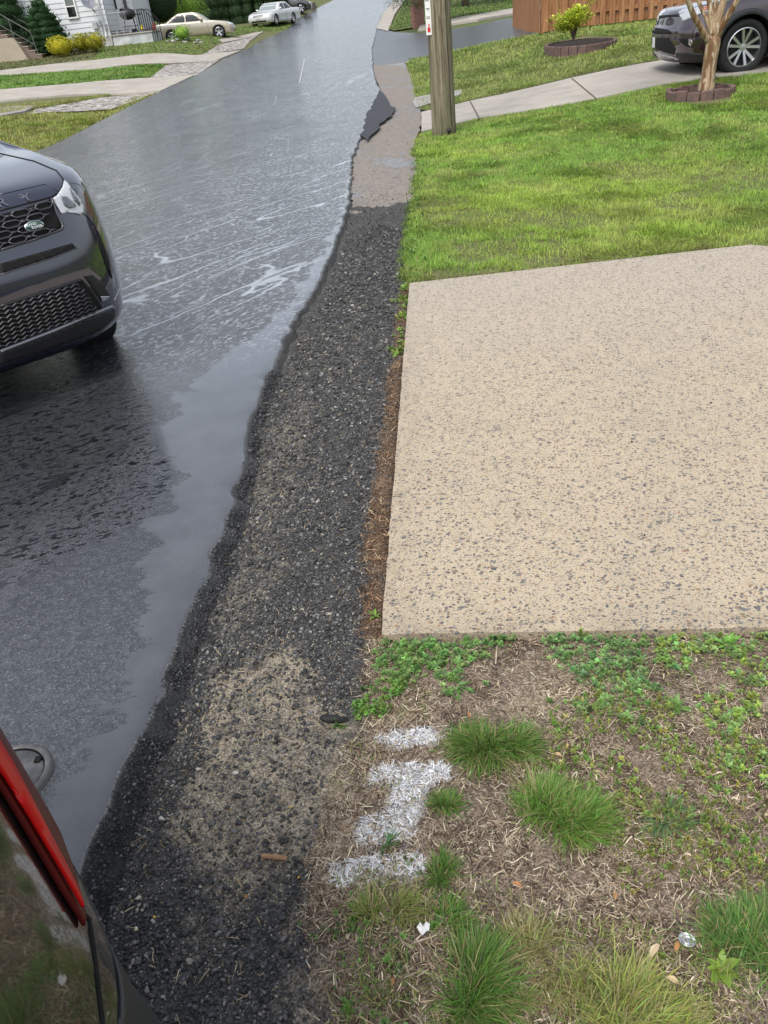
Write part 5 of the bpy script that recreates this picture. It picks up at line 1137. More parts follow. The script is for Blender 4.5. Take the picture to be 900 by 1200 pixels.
# ------------------------------------------------------------------ cars
def ring_pts(rg, L, nf=10, nc=12, ns=36, nr=8):
    """half plan curve (x>=0), from front centre round the side to rear centre"""
    yf, yr, w = rg['yf'], rg['yr'], rg['w']; cx = min(rg.get('cx', .45), w*.98); cy = rg.get('cy', .45); bw = rg.get('bow', .1)
    rcx = min(rg.get('rcx', .35), w*.98); rcy = rg.get('rcy', .3); rbw = rg.get('rbow', .06)
    cy = min(cy, (yr-yf)*.45); rcy = min(rcy, (yr-yf)*.45)
    P = []
    for i in range(nf): t = i/nf; x = (w-cx)*t; P.append((x, yf+bw*(x/max(w, .01))**2))
    xa = (w-cx); ya = yf+bw*(xa/max(w, .01))**2
    for i in range(nc): a = math.pi/2*i/nc; P.append((xa+cx*math.sin(a)**.9, ya+cy*(1-math.cos(a)**.9)))
    xb = (w-rcx); yb = yr-rbw*(xb/max(w, .01))**2
    y0, y1 = ya+cy, yb-rcy
    for i in range(ns):
        t = i/ns; y = y0+(y1-y0)*t; P.append((w*(1-.0*t), y))
    for i in range(nc): a = math.pi/2*i/nc; P.append((xb+rcx*math.cos(a)**.9, y1+rcy*math.sin(a)**.9))
    for i in range(nr+1): t = 1-i/nr; x = xb*t; P.append((x, yr-rbw*(x/max(w, .01))**2))
    P = np.array(P); z = np.interp(P[:, 1]-yf, *zip(*[(a-yf, b) for a, b in rg['z']])) if isinstance(rg['z'], list) else np.full(len(P), rg['z'])
    z = z + rg.get('crown', 0)*(1-(P[:, 0]/max(w, .01))**2)
    return np.stack([P[:, 0], P[:, 1], z], -1)
def car_body(rings, L, sub=4, tens=.5):
    R = np.array([ring_pts(r, L) for r in rings]); n = len(R); out = []
    for i in range(n-1):
        p0, p1, p2, p3 = R[max(i-1, 0)], R[i], R[i+1], R[min(i+2, n-1)]
        for k in range(sub):
            t = k/sub; m1 = (p2-p0)*tens*.8; m2 = (p3-p1)*tens*.8
            out.append((2*t**3-3*t**2+1)*p1+(t**3-2*t**2+t)*m1+(-2*t**3+3*t**2)*p2+(t**3-t**2)*m2)
    out.append(R[-1]); S = np.array(out)                      # (V, U, 3)
    mir = S[:, 1:-1][:, ::-1]*np.array([-1, 1, 1]); ringS = np.concatenate([S, mir], 1); V_, U_ = ringS.shape[:2]
    bm = bmesh.new(); vs_ = [[bm.verts.new(p) for p in row] for row in ringS]
    for a, b in zip(vs_, vs_[1:]):
        for k in range(U_): bm.faces.new((a[k], a[(k+1) % U_], b[(k+1) % U_], b[k]))
    bm.faces.new(vs_[0][::-1]); bmesh.ops.remove_doubles(bm, verts=bm.verts, dist=.0008)
    bmesh.ops.recalc_face_normals(bm, faces=bm.faces)
    return bm
def wheel(parent, x, y, r, width, side, rimmat, style='ten', hub_col=None):
    tyre_m = noisy('tyre_rubber', (.015,.015,.016), (.024,.024,.025), 12, .75, .2)
    W_ = bpy.data.objects.new('wheel', None); COL.objects.link(W_); W_.parent = parent; W_.location = (x, y, r); W_.rotation_euler = (0, 0, 0 if side > 0 else math.pi)
    W_.empty_display_size = .1; h = width/2; ri = r*.70
    bm = bmesh.new(); lathe(bm, [(ri, -h*.8), (r*.86, -h), (r*.97, -h*.85), (r, -h*.6), (r, h*.6), (r*.97, h*.85), (r*.86, h), (ri, h*.8), (ri, -h*.8)], 56, None, 'X'); obj('tyre', bm, tyre_m, W_, True)
    bm = bmesh.new(); lathe(bm, [(ri*1.01, h*.80), (ri*.955, h*.86), (ri*.93, h*.6), (ri*.92, -h*.7)], 56, None, 'X'); lathe(bm, [(.001, h*.62), (r*.13, h*.6), (r*.15, h*.4)], 20, None, 'X')
    nS = 5
    for k in range(nS):
        a0 = 2*math.pi*k/nS+.2
        for da in ((-.17, .17) if style == 'ten' else (0,)):
            a1 = a0+da*1.55; a2 = a0+da*.55; wd = r*.052 if style == 'ten' else r*.13
            p0 = Vector((h*.55, r*.09*math.cos(a2), r*.09*math.sin(a2))); p1 = Vector((h*.72, ri*.95*math.cos(a1), ri*.95*math.sin(a1)))
            d_ = (p1-p0).normalized(); s_ = Vector((0, -d_.z, d_.y)).normalized()*wd
            q = [p0-s_*.9, p0+s_*.9, p1+s_*1.05, p1-s_*1.05]; t_ = Vector((.035, 0, 0)); a_ = [bm.verts.new(v) for v in q]; b_ = [bm.verts.new(v-t_) for v in q]
            bm.faces.new(a_); bm.faces.new(b_[::-1]); [bm.faces.new((a_[i], b_[i], b_[(i+1) % 4], a_[(i+1) % 4])) for i in range(4)]
    obj('rim', bm, rimmat, W_, False)
    bm = bmesh.new(); lathe(bm, [(.001, -h*.1), (ri*.92, -h*.1)], 32, None, 'X'); lathe(bm, [(.001, 0), (ri*.62, .0), (ri*.62, -.03)], 32, None, 'X'); obj('brake_disc', bm, principled('brake_dark', (.03,.03,.032), .5, metal=.5), W_)
    return W_
class Car:
    def __init__(s, name, label, loc, rz, rings, L, paint, wheels, wr, group=None, arch=1.12, ww=.22, rim='ten', rx=0, liner=True, cat='car', rimmat=None):
        s.T = thing(name, loc, rz, label, cat, group, rx=rx); s.L = L
        bm = car_body(rings, L); bmesh.ops.triangulate(bm, faces=[f for f in bm.faces if len(f.verts) > 4])
        me = bpy.data.meshes.new('body'); bm.to_mesh(me); bm.free(); body = link('body', me, paint, s.T, True)
        hw = max(r['w'] for r in rings)
        bmw = bmesh.new()
        for y in wheels:
            for sx in (-1, 1): bmesh.ops.create_cone(bmw, cap_ends=True, segments=40, radius1=wr*arch, radius2=wr*arch, depth=.72, matrix=Matrix.Translation((sx*(hw-.02), y, wr)) @ Matrix.Rotation(RAD(90), 4, 'Y'))
        cme = bpy.data.meshes.new('c'); bmw.to_mesh(cme); bmw.free(); cu = bpy.data.objects.new('c', cme); COL.objects.link(cu); cu.parent = s.T
        cme.materials.append(paint)
        bpy.context.view_layer.update(); s.M = s.T.matrix_world.copy(); s.Mi = s.M.inverted()
        s.bvh = BVHTree.FromObject(body, bpy.context.evaluated_depsgraph_get())
        md = body.modifiers.new('b', 'BOOLEAN'); md.operation = 'DIFFERENCE'; md.object = cu; md.solver = 'EXACT'
        dg = bpy.context.evaluated_depsgraph_get(); m2 = bpy.data.meshes.new_from_object(body.evaluated_get(dg)); body.modifiers.clear(); body.data = m2; m2.name = 'body'
        bpy.data.objects.remove(cu); s.body = body
        # dark interior of the arches and floor: faces facing into the cut
        m2.materials.append(principled('arch_black', (.012,.012,.013), .8))
        for f in m2.polygons:
            c = f.center
            for y in wheels:
                rr_ = math.hypot(c.y-y, c.z-wr)
                if (abs(rr_-wr*arch) < .012 and abs(f.normal.x) < .5) or (rr_ < wr*arch*.999 and abs(c.x) < hw-.3): f.material_index = len(m2.materials)-1; f.use_smooth = False
        rm = rimmat or principled('alloy', (.55,.56,.58), .28, metal=.9)
        for y in wheels:
            for sx in (-1, 1): wheel(s.T, sx*(hw-ww/2-.015), y, wr, ww, sx, rm, rim)
        s.hw = hw; s.wr = wr; s.wheels = wheels
    def hit(s, o, d):
        r = s.bvh.ray_cast(Vector(o), Vector(d).normalized()); return (r[0], r[1]) if r[0] is not None else None
    def _grid(s, poly, cell, nudge=1e-4):
        bm = bmesh.new(); vs_ = [bm.verts.new((float(x), float(y), 0)) for x, y in poly]; bm.faces.new(vs_)
        xs = [p[0] for p in poly]; ys = [p[1] for p in poly]
        for ax, lo_, hi_ in ((0, min(xs), max(xs)), (1, min(ys), max(ys))):
            k = math.floor(lo_/cell)+1
            while k*cell < hi_:
                co = [0, 0, 0]; co[ax] = k*cell+nudge; no = [0, 0, 0]; no[ax] = 1
                bmesh.ops.bisect_plane(bm, geom=list(bm.verts)+list(bm.edges)+list(bm.faces), plane_co=co, plane_no=no, dist=1e-6); k += 1
        bmesh.ops.triangulate(bm, faces=bm.faces); return bm
    def _wrap(s, name, bm, castfn, mat, off, mirror, parent, thick=.004, both=True):
        dead = []
        for v in bm.verts:
            h = castfn(v.co.x, v.co.y)
            if h is None: dead.append(v)
            else:
                n = h[1]; v.co = h[0]+n*off
        bmesh.ops.delete(bm, geom=dead, context='VERTS')
        if not bm.faces: bm.free(); return None
        # drop faces stretched across a gap
        long_ = [f for f in bm.faces if max(e.calc_length() for e in f.edges) > .5]; 
        if long_: bmesh.ops.delete(bm, geom=long_, context='FACES')
        bmesh.ops.recalc_face_normals(bm, faces=bm.faces)
        me = bpy.data.meshes.new(name); bm.to_mesh(me); bm.free()
        # face outward
        c0 = Vector((0, s.L/2, .6)); flip = sum((f.center-c0).dot(f.normal)*f.area for f in me.polygons) < 0
        if flip: me.flip_normals()
        outs = []
        for sgn in ((1, -1) if mirror else (1,)):
            m_ = me if sgn == 1 else me.copy()
            if sgn == -1:
                m_.transform(Matrix.Diagonal((-1, 1, 1, 1))); m_.flip_normals()
            o = link(name, m_, mat if sgn == 1 else None, parent or s.T, True)
            if thick:
                md = o.modifiers.new('s', 'SOLIDIFY'); md.thickness = thick; md.offset = -1 if True else 1
            outs.append(o)
        return outs[0]
    def px(s, name, poly, mat, off=.004, mirror=True, cell=4, parent=None, thick=.004):
        """outline traced in the photo, laid on the real body surface"""
        e = s.Mi @ Vector(EYE); R3 = s.Mi.to_3x3()
        f = lambda x, y: s.hit(e, R3 @ Vector(ray(x, y)))
        return s._wrap(name, s._grid(poly, cell, .013), f, mat, off, mirror, parent, thick)
    def front(s, name, poly, mat, off=.004, mirror=False, cell=.05, parent=None, thick=.004):
        return s._wrap(name, s._grid(poly, cell), lambda x, z: s.hit((x, -2, z), (0, 1, 0)), mat, off, mirror, parent, thick)
    def rear(s, name, poly, mat, off=.004, mirror=False, cell=.05, parent=None, thick=.004):
        return s._wrap(name, s._grid(poly, cell), lambda x, z: s.hit((x, s.L+2, z), (0, -1, 0)), mat, off, mirror, parent, thick)
    def side(s, name, poly, mat, off=.004, mirror=True, cell=.08, parent=None, thick=.004):
        """poly in (y, z)"""
        return s._wrap(name, s._grid(poly, cell), lambda y, z: s.hit((3, y, z), (-1, 0, 0)), mat, off, mirror, parent, thick)
    def line(s, name, pts, r, mat, kind='px', mirror=False, parent=None, off=0.0, seg=6):
        P = []
        pts2 = []
        for a, b in zip(pts, pts[1:]):
            n = max(2, int(math.hypot(b[0]-a[0], b[1]-a[1])/(6 if kind == 'px' else .06)))
            pts2 += [(a[0]+(b[0]-a[0])*k/n, a[1]+(b[1]-a[1])*k/n) for k in range(n)]
        pts2.append(pts[-1]); e = s.Mi @ Vector(EYE); R3 = s.Mi.to_3x3()
        for a, b in pts2:
            h = s.hit(e, R3 @ Vector(ray(a, b))) if kind == 'px' else s.hit((a, -2, b), (0, 1, 0)) if kind == 'front' else s.hit((3, a, b), (-1, 0, 0))
            if h: P.append(h[0]+h[1]*off)
        if len(P) < 2: return None
        o = None
        for sg in ((1, -1) if mirror else (1,)):
            bm = bmesh.new(); tube(bm, [(p[0]*sg, p[1], p[2]) for p in P], r, seg); o = obj(name, bm, mat, parent or s.T, True)
        return o
    def arch_trim(s, mat, rr=1.12, w_=.05, proud=.006):
        for y in s.wheels:
            for sx in (1, -1):
                bm = bmesh.new(); prev = None
                for k in range(25):
                    a = math.radians(-8+196*k/24); row = []
                    for q in (s.wr*rr-.004, s.wr*rr+w_*.5, s.wr*rr+w_):
                        py, pz = y+q*math.cos(a), s.wr+q*math.sin(a); h = s.bvh.ray_cast(Vector((3, py, max(pz, .2))), Vector((-1, 0, 0)))
                        x = h[0].x if h[0] is not None else s.hw; row.append(bm.verts.new((sx*(x+(proud if q > s.wr*rr else proud*1.5)), py, max(pz, .2))))
                    if prev: [bm.faces.new((prev[i], prev[i+1], row[i+1], row[i])) for i in (0, 1)]
                    prev = row
                o = obj('wheel_arch_trim', bm, mat, s.T, True); md = o.modifiers.new('s', 'SOLIDIFY'); md.thickness = .012; md.offset = 0
    def handles(s, ys, z, mat):
        for y in ys:
            for sx in (1, -1):
                h = s.hit((3, y, z), (-1, 0, 0)); 
                if h: bm = bmesh.new(); x = h[0].x; tube(bm, [(sx*(x-.01), y-.09, z), (sx*(x+.03), y-.07, z), (sx*(x+.03), y+.07, z), (sx*(x-.01), y+.09, z)], .012, 6); obj('door_handle', bm, mat, s.T, True)
    def mirrors(s, y, z, mat, out=.2, size=(.10, .10, .07)):
        for sx in (1, -1):
            h = s.hit((3, y, z), (-1, 0, 0)); x = h[0].x if h else s.hw
            bm = bmesh.new(); M = Matrix.Translation((sx*(x+out*.6), y, z+.05)) @ Matrix.Diagonal((size[0], size[1], size[2], 1)); bmesh.ops.create_uvsphere(bm, u_segments=16, v_segments=10, radius=1, matrix=M)
            tube(bm, [(sx*(x-.03), y, z), (sx*(x+.08), y, z+.03)], .03, 6); obj('side_mirror', bm, mat, s.T, True)
def paint(name, col, rough=.25, metal=.35, coat=1.0):
    m_ = principled(name, col, rough, metal=metal, coat=coat, coat_rough=.03); m_.node_tree.nodes['Principled BSDF'].inputs['Coat IOR'].default_value = 1.9; return m_
glass_car = principled('car_glass', (.018,.022,.024), .04, spec=.8)
trim = principled('black_trim', (.014,.014,.015), .45); gap = principled('gap_black', (.004,.004,.004), .8)
chrome = principled('chrome', (.6,.6,.62), .15, metal=1); lampm = principled('lamp_clear', (.62,.64,.66), .12, spec=.8, coat=1); lamp_dk = principled('lamp_dark', (.10,.11,.13), .15, spec=.8, coat=1)
redl = principled('lamp_red', (.62,.008,.008), .30, spec=.4); redd = principled('lamp_red_dark', (.09,.006,.006), .35, spec=.3)

# ---- dark blue SUV, nose at the left edge of the picture
navy = paint('navy_paint', (.0035,.006,.028), .20, .15)
def suv_rings(L, w, H, nose, hood, belt, wsy, cx=.46, cy=.42, bow=.10):
    return [dict(z=.20, yf=.42, yr=L-.35, w=w-.16, cx=cx, cy=cy, bow=bow*.6), dict(z=.225, yf=.16, yr=L-.12, w=w-.07, cx=cx, cy=cy, bow=bow), dict(z=.31, yf=.045, yr=L-.04, w=w-.015, cx=cx, cy=cy, bow=bow),
            dict(z=.50, yf=.0, yr=L, w=w, cx=cx, cy=cy, bow=bow), dict(z=.66, yf=.0, yr=L, w=w, cx=cx, cy=cy, bow=bow), dict(z=nose-.18, yf=.03, yr=L-.02, w=w, cx=cx, cy=cy, bow=bow),
            dict(z=[(0, nose-.02), (1.0, hood-.10), (2, belt-.08), (L, belt-.06)], yf=.07, yr=L-.06, w=w-.01, cx=cx, cy=cy+.03, bow=bow+.02), dict(z=[(0, nose+.025), (.9, hood-.03), (2, belt-.02), (L, belt)], yf=.12, yr=L-.10, w=w-.035, cx=cx+.02, cy=cy+.05, bow=bow+.03),
            dict(z=[(0, nose+.05), (.9, hood+.0), (1.8, belt+.005), (L, belt+.02)], yf=.24, yr=L-.14, w=w-.085, cx=cx, cy=cy+.02, bow=bow), dict(z=[(0, hood-.03), (1.2, hood+.03), (1.8, belt+.01), (L, belt+.03)], yf=.62, yr=L-.17, w=w-.11, cx=.35, cy=.3, bow=bow),
            dict(z=[(0, hood+.04), (wsy+.2, hood+.05), (2.2, belt+.03), (L, belt+.06)], yf=wsy, yr=L-.20, w=w-.125, cx=.25, cy=.25, bow=.1), dict(z=(hood+H)/2+.06, yf=wsy+.40, yr=L-.32, w=w-.19, cx=.22, cy=.22, bow=.1),
            dict(z=H-.09, yf=wsy+.78, yr=L-.42, w=w-.27, cx=.2, cy=.2, bow=.1), dict(z=H-.03, yf=wsy+.95, yr=L-.50, w=w-.33, cx=.2, cy=.2, bow=.08), dict(z=H-.005, yf=wsy+1.25, yr=L-.9, w=w-.55, cx=.2, cy=.2, bow=.05), dict(z=H, yf=wsy+1.6, yr=L-1.3, w=.004, cx=.002, cy=.1, bow=0)]
LRY = 37; _b = atz(37, 265, .87); _c, _s = math.cos(RAD(LRY)), math.sin(RAD(LRY))
LRN = (float(_b[0])-(.450*_c-.10*_s), float(_b[1])-(.450*_s+.10*_c), 0)
A = Car('blue_suv', 'dark navy blue SUV with black honeycomb grille driving in from the left edge', LRN, RAD(LRY), suv_rings(4.6, .93, 1.73, .98, 1.09, 1.15, 1.25, cx=.56, cy=.55, bow=.12), 4.6, navy, (.90, 3.64), .36, cat='SUV')
def full(car, pts_px):
    """trace the right half in the photo, return local (x,z) points closed by mirroring"""
    e = car.Mi @ Vector(EYE); R3 = car.Mi.to_3x3(); q = []
    for a, b in pts_px:
        h = car.hit(e, R3 @ Vector(ray(a, b)))
        if h: q.append((h[0].x, h[0].z))
    return q+[(-x, z) for x, z in q[::-1]]
A.px('headlight', [(61,233),(66,230),(73,220),(75,212),(78,214),(86,225),(94,235),(98,243),(97,248),(94,252),(86,250),(78,249),(72,251)], lampm, .006, cell=3)
A.px('light_unit', [(70,231),(76,231),(85,238),(88,243),(80,245),(74,241)], lamp_dk, .011, cell=3)
A.px('light_unit', [(80,222),(84,226),(92,238),(92,242),(86,236)], lamp_dk, .011, cell=3)
gq = full(A, [(14,247+1),(60,233),(66,250),(73,264),(72,269),(40,281),(14,288)])
gr = [p for p in gq if True]
A.front('grille', gr, gap, .005, cell=.05)
mesh_m = principled('grille_grey', (.10,.10,.11), .35, metal=.6)
xs_ = [p[0] for p in gq]; zs_ = [p[1] for p in gq]; XM = max(xs_); ZB, ZT = min(zs_), max(zs_)
def zedge(x, top):
    # grille top and bottom at x, from the traced right half
    h = gq[:len(gq)//2]; pts = h[:2] if top else h[4:]
    pts = sorted(pts); return float(np.interp(abs(x), [p[0] for p in pts], [p[1] for p in pts]))
bm = bmesh.new(); rows = 4; n_hex = 0
for j in range(rows):
    for i in range(-8, 9):
        x = (i+(.5 if j % 2 else 0))*.118
        if abs(x) > XM-.055: continue
        zt_, zb_ = zedge(x, True), zedge(x, False); z = zb_+(zt_-zb_)*(j+.5)/rows; hh = (zt_-zb_)/rows*.40; hw_ = .047
        if j == 1 and abs(x-.49) < .065: continue
        c = [(x-hw_, z), (x-hw_*.55, z+hh), (x+hw_*.55, z+hh), (x+hw_, z), (x+hw_*.55, z-hh), (x-hw_*.55, z-hh), (x-hw_, z)]
        P = []
        for a, b in c:
            h = A.hit((a, -2, b), (0, 1, 0)); P.append(h[0]+h[1]*.012)
        tube(bm, P, .0042, 5)
        for sx in (-1, 1):
            a0 = x+sx*hw_; a1 = x+sx*.072
            if abs(a1) < XM-.02:
                h0, h1 = A.hit((a0, -2, z), (0, 1, 0)), A.hit((a1, -2, z), (0, 1, 0)); tube(bm, [h0[0]+h0[1]*.011, h1[0]+h1[1]*.011], .0032, 5)
obj('honeycomb', bm, mesh_m, A.T, True)
A.line('grille_surround', [(60,233),(66,250),(73,264),(72,269),(40,281),(0,293)], .007, mesh_m, mirror=True, off=.006)
# oval badge
h = A.hit(A.Mi @ Vector(EYE), A.Mi.to_3x3() @ Vector(ray(39, 265))); bc_, bn = h[0]+h[1]*.014, h[1]
u_ = Vector((0, 0, 1)).cross(bn).normalized(); v2 = bn.cross(u_).normalized(); Mb = frameM(bc_, u_, v2)
bm = bmesh.new(); lathe(bm, [(.001, .004), (.93, .004), (1, 0), (.95, -.008)], 36, Mb @ Matrix.Rotation(0, 4, 'Z') @ Matrix.Diagonal((.048, .024, 1, 1))); bd = obj('badge', bm, chrome, A.T, True)
bm = bmesh.new(); lathe(bm, [(.001, .0055), (.82, .0055), (.85, .003)], 36, Mb @ Matrix.Diagonal((.048, .024, 1, 1))); obj('badge_field', bm, principled('badge_green', (.05,.11,.08), .3, metal=.5, coat=1), bd, True)
bl_ = principled('badge_letters', (.75,.76,.76), .3)
text_mesh('badge_word', 'LAND', .017, bl_, bd, Mb @ Matrix.Translation((-.010, .007, .0065)), .0008); text_mesh('badge_word', 'ROVER', .017, bl_, bd, Mb @ Matrix.Translation((.009, -.008, .0065)), .0008)
# raised letters along the bonnet edge
hY = A.hit(A.Mi @ Vector(EYE), A.Mi.to_3x3() @ Vector(ray(31, 232))); zl = hY[0].z; xY = hY[0].x
lett = principled('letter_grey', (.16,.17,.20), .3, metal=.6)
for i, ch in enumerate('DISCOVERY'):
    x = xY*(i-4)/4; hh_ = A.hit((x, -2, zl), (0, 1, 0)); nn = hh_[1]; u_ = Vector((0, 0, 1)).cross(nn).normalized(); v2 = nn.cross(u_).normalized()
    text_mesh('letter', ch, .062, lett, A.T, frameM(hh_[0]+nn*.003, u_, v2) @ Matrix.Diagonal((1.25, 1, 1, 1)), .003, .0008)
A.line('bonnet_gap', [(0,247),(60,231),(68,226),(74,218),(74,210),(66,200),(40,189),(0,180)], .0045, gap, mirror=False)
A.line('bonnet_crease', [(0,228),(30,221),(52,216),(68,224)], .003, principled('crease_navy', (.006,.008,.02), .2, coat=1))
slot = A.px('bumper_slot', [(0,309),(84,285),(89,291),(84,294),(0,322)], gap, .004, mirror=True, cell=4); A.line('slot_trim', [(0,322),(60,303),(90,291)], .0035, mesh_m, mirror=True, off=.005)
lg = full(A, [(0,359),(50,343),(95,328),(108,343),(118,360),(118,364),(60,384),(0,408)])
A.front('lower_grille', lg, gap, .005, cell=.06)
half = lg[:len(lg)//2]
def lg_z(x, top):
    pts = sorted(half[:3] if top else half[5:]); return float(np.interp(abs(x), [p[0] for p in pts], [p[1] for p in pts]))
XL_ = max(p[0] for p in half); bm = bmesh.new()
for j in range(9):
    P = []; n_ = 60
    for i in range(n_+1):
        x = -XL_*.98+2*XL_*.98*i/n_; lo_, hi_ = lg_z(x, False), lg_z(x, True); t = (j+.5)/9; z = lo_+(hi_-lo_)*t+.006*math.sin(i*math.pi)+(.005 if i % 2 else -.005)
        if abs(x) > XL_*(.86+.12*(1-t)): continue
        h = A.hit((x, -2, z), (0, 1, 0))
        if h: P.append(h[0]+h[1]*.009)
    tube(bm, P, .0042, 4)
obj('lower_grille_bars', bm, principled('grille_bar', (.045,.045,.05), .4), A.T)
A.line('lower_grille_frame', [(0,359),(50,343),(95,328),(108,343),(118,360)], .008, trim, mirror=True, off=.004)
A.px('fog_vent', [(98,324),(108,322),(120,332),(128,347),(118,352),(108,337)], trim, .004, cell=4)
A.px('fog_lamp', [(117,347),(127,347),(127,350),(119,354)], chrome, .009, cell=3)
A.px('bumper_side_vent', [(114,270),(117,277),(122,290),(127,305),(131,326),(128,321),(123,308),(117,290)], gap, .004, cell=3)
A.line('skid_trim', [(0,411),(60,388),(100,371),(130,359),(133,362)], .009, principled('skid_grey', (.30,.31,.33), .3, metal=.6), mirror=True, off=.004)
A.px('lower_cladding', [(0,414),(60,391),(100,374),(134,363),(134,372),(118,387),(105,392),(50,412),(0,427)], trim, .003, cell=4)
A.line('bumper_seam', [(134,352),(137,345),(140,338)], .003, chrome, mirror=True)
A.line('bumper_seam', [(97,250),(104,256),(109,264)], .003, gap, mirror=True)
A.arch_trim(trim); A.side('side_window', [(1.75,1.22),(2.15,1.52),(4.0,1.50),(4.15,1.24)], glass_car, .004); A.front('windscreen', [(-.68,1.24),(.68,1.24),(.58,1.58),(-.58,1.58)], glass_car, .004, cell=.1)
A.rear('rear_window', [(-.6,1.25),(.6,1.25),(.5,1.55),(-.5,1.55)], glass_car, .004, cell=.1); A.rear('tail_light', [(.55,.85),(.85,.85),(.85,1.05),(.55,1.05)], redl, .005, mirror=True)
A.handles((2.3, 3.2), .98, navy); A.mirrors(2.0, 1.16, navy, out=.13, size=(.09,.09,.065))
A.line('door_seam', [(1.62,1.1),(1.6,.35),(3.0,.33)], .004, gap, 'side', True); A.line('door_seam', [(2.75,1.15),(2.75,.33)], .004, gap, 'side', True)

# ---- dark car with the red lamp beside the photographer
gray = paint('black_paint', (.012,.013,.014), .2, .2)
rr_ = suv_rings(4.45, .90, 1.70, .95, 1.08, 1.24, 1.15)
for i_, r in enumerate(rr_):
    r['rcx'] = .26; r['rcy'] = .24; r['rbow'] = .08
    if 2 <= i_ <= 4: r['w'] = .900; r['yr'] = 4.49
    elif 5 <= i_ <= 9: r['w'] = .892-.006*(i_-5); r['yr'] = 4.515-.012*(i_-5)
rr_[4]['z'] = .62; rr_.insert(5, dict(rr_[5], z=.655)); rr_[6]['z'] = .80
B_ = Car('black_car', 'black car cut by the lower left corner with a long red lamp', (-1.26, .63-4.45, 0), 0, rr_, 4.45, gray, (.88, 3.50), .34, arch=1.10)
def corner(car, name, outer, mat, off, parent=None, cell=.012, mirror=True):
    O = Vector((1, 1, 0)).normalized(); Tn = Vector((1, -1, 0)).normalized(); c0 = Vector((.6, car.L-.4, 0))
    return car._wrap(name, car._grid(outer, cell), lambda s_, z: car.hit(c0+Tn*s_+Vector((0, 0, z))+O*2, -O), mat, off, mirror, parent, .004)
def corner_pts(car, px):
    Tn = Vector((1, -1, 0)).normalized(); c0 = Vector((.6, car.L-.4, 0)); e = car.Mi @ Vector(EYE); R3 = car.Mi.to_3x3(); q = []
    for a, b in px:
        h = car.hit(e, R3 @ Vector(ray(a, b)))
        if h: q.append(((h[0]-c0).dot(Tn), h[0].z))
    return q
inn = corner_pts(B_, [(-70,830),(0,932),(22,968),(44,1005),(66,1042),(84,1070),(94,1086)])
print('lamp', inn, flush=True)
s0, z0 = inn[-1]
tl = corner(B_, 'tail_light', inn+[(s0-.012, z0+.002), (s0-.05, z0+.05), (s0-.12, z0+.10), (s0-.30, z0+.14), (s0-.42, z0+.18), (s0-.42, inn[0][1]+.04)], redd, .006)
st_ = corner_pts(B_, [(-70,822),(0,924),(23,960),(45,997),(67,1033),(86,1066)]); 
corner(B_, 'red_strip', st_+[(a-.004-.0045*i, b+.006) for i, (a, b) in enumerate(st_[::-1])], redl, .012, tl)
corner(B_, 'rear_bumper', [(-.62,.24),(.42,.24),(.42,.60),(.20,.625),(-.62,.62)], principled('satin_bumper', (.035,.037,.040), .38, spec=.6), .004)
B_.side('side_window', [(1.65,1.10),(2.0,1.42),(3.6,1.40),(3.85,1.14)], glass_car, .004); B_.front('windscreen', [(-.66,1.15),(.66,1.15),(.55,1.48),(-.55,1.48)], glass_car, .004, cell=.1); B_.rear('rear_window', [(-.6,1.15),(.6,1.15),(.5,1.45),(-.5,1.45)], glass_car, .004, cell=.1)
B_.arch_trim(trim); B_.handles((2.2, 3.1), .92, gray); B_.mirrors(1.65, 1.08, gray); B_.front('grille', [(-.45,.55),(.45,.55),(.5,.78),(-.5,.78)], gap, .005); B_.front('headlight', [(.55,.70),(.84,.74),(.82,.88),(.55,.82)], lampm, .005, mirror=True)
B_.line('door_seam', [(1.55,1.0),(1.5,.35),(2.9,.33)], .004, gap, 'side', True); B_.line('door_seam', [(2.6,1.05),(2.6,.33)], .004, gap, 'side', True); B_.line('bumper_seam', [(88,1060),(104,1078),(112,1130),(120,1200),(122,1260)], .003, gap, 'px')

# ---- plum SUV on the right driveway
plum = paint('plum_paint', (.032,.012,.022), .22, .5)
S0 = atY(868, 88, 13.35); sy = 13.35; SX, SZ = float(S0[0]), float(S0[2])
srings = suv_rings(4.6, .92, 1.68, .90, 1.02, 1.08, 1.15, cx=.50, cy=.40, bow=.14)
srings[1]['w'] -= .03
yaw = RAD(90+0); d0 = np.array(G(670,105)); d1 = np.array(G(860, 72)); yaw = math.atan2(*(d1-d0)[::-1])-math.pi/2 - RAD(2)
fwd_ = np.array([-math.sin(yaw), math.cos(yaw)]); lat = np.array([math.cos(yaw), math.sin(yaw)])   # fwd_: local +Y (towards the tail)
# the wheel seen is at local (+x, .93): find the origin
wl_ = lat*(.92-.12)+fwd_*.94
sgn = -1 if lat[1] > 0 else 1
wl_ = lat*sgn*(.92-.02)+fwd_*.94
nose = np.array([SX, sy])-wl_
C_ = Car('plum_suv', 'dark plum SUV parked nose to the road on the pale driveway', (nose[0], nose[1], SZ), yaw, srings, 4.6, plum, (.94, 3.60), .372, arch=1.16, ww=.23, cat='SUV')
C_.arch_trim(principled('cladding_grey', (.035,.04,.045), .6), 1.16, .07, .012)
C_.px('headlight', [(795,14),(801,11),(812,9),(823,8),(830,7),(826,14),(812,20),(800,25),(797,19)], lampm, .006, cell=2.5)
C_.px('turn_signal', [(822,11),(829,7),(830,10),(823,14)], principled('amber_lens', (.6,.12,.03), .2, coat=1), .010, cell=2)
C_.px('upper_grille', [(761,33),(770,32.5),(784,35),(787,40),(770,40),(762,38)], gap, .006, mirror=False, cell=2.5)
C_.px('nose_gap', [(763,20),(775,18),(794,17.5),(797,19.5),(784,20),(768,23)], gap, .006, mirror=False, cell=2.5)
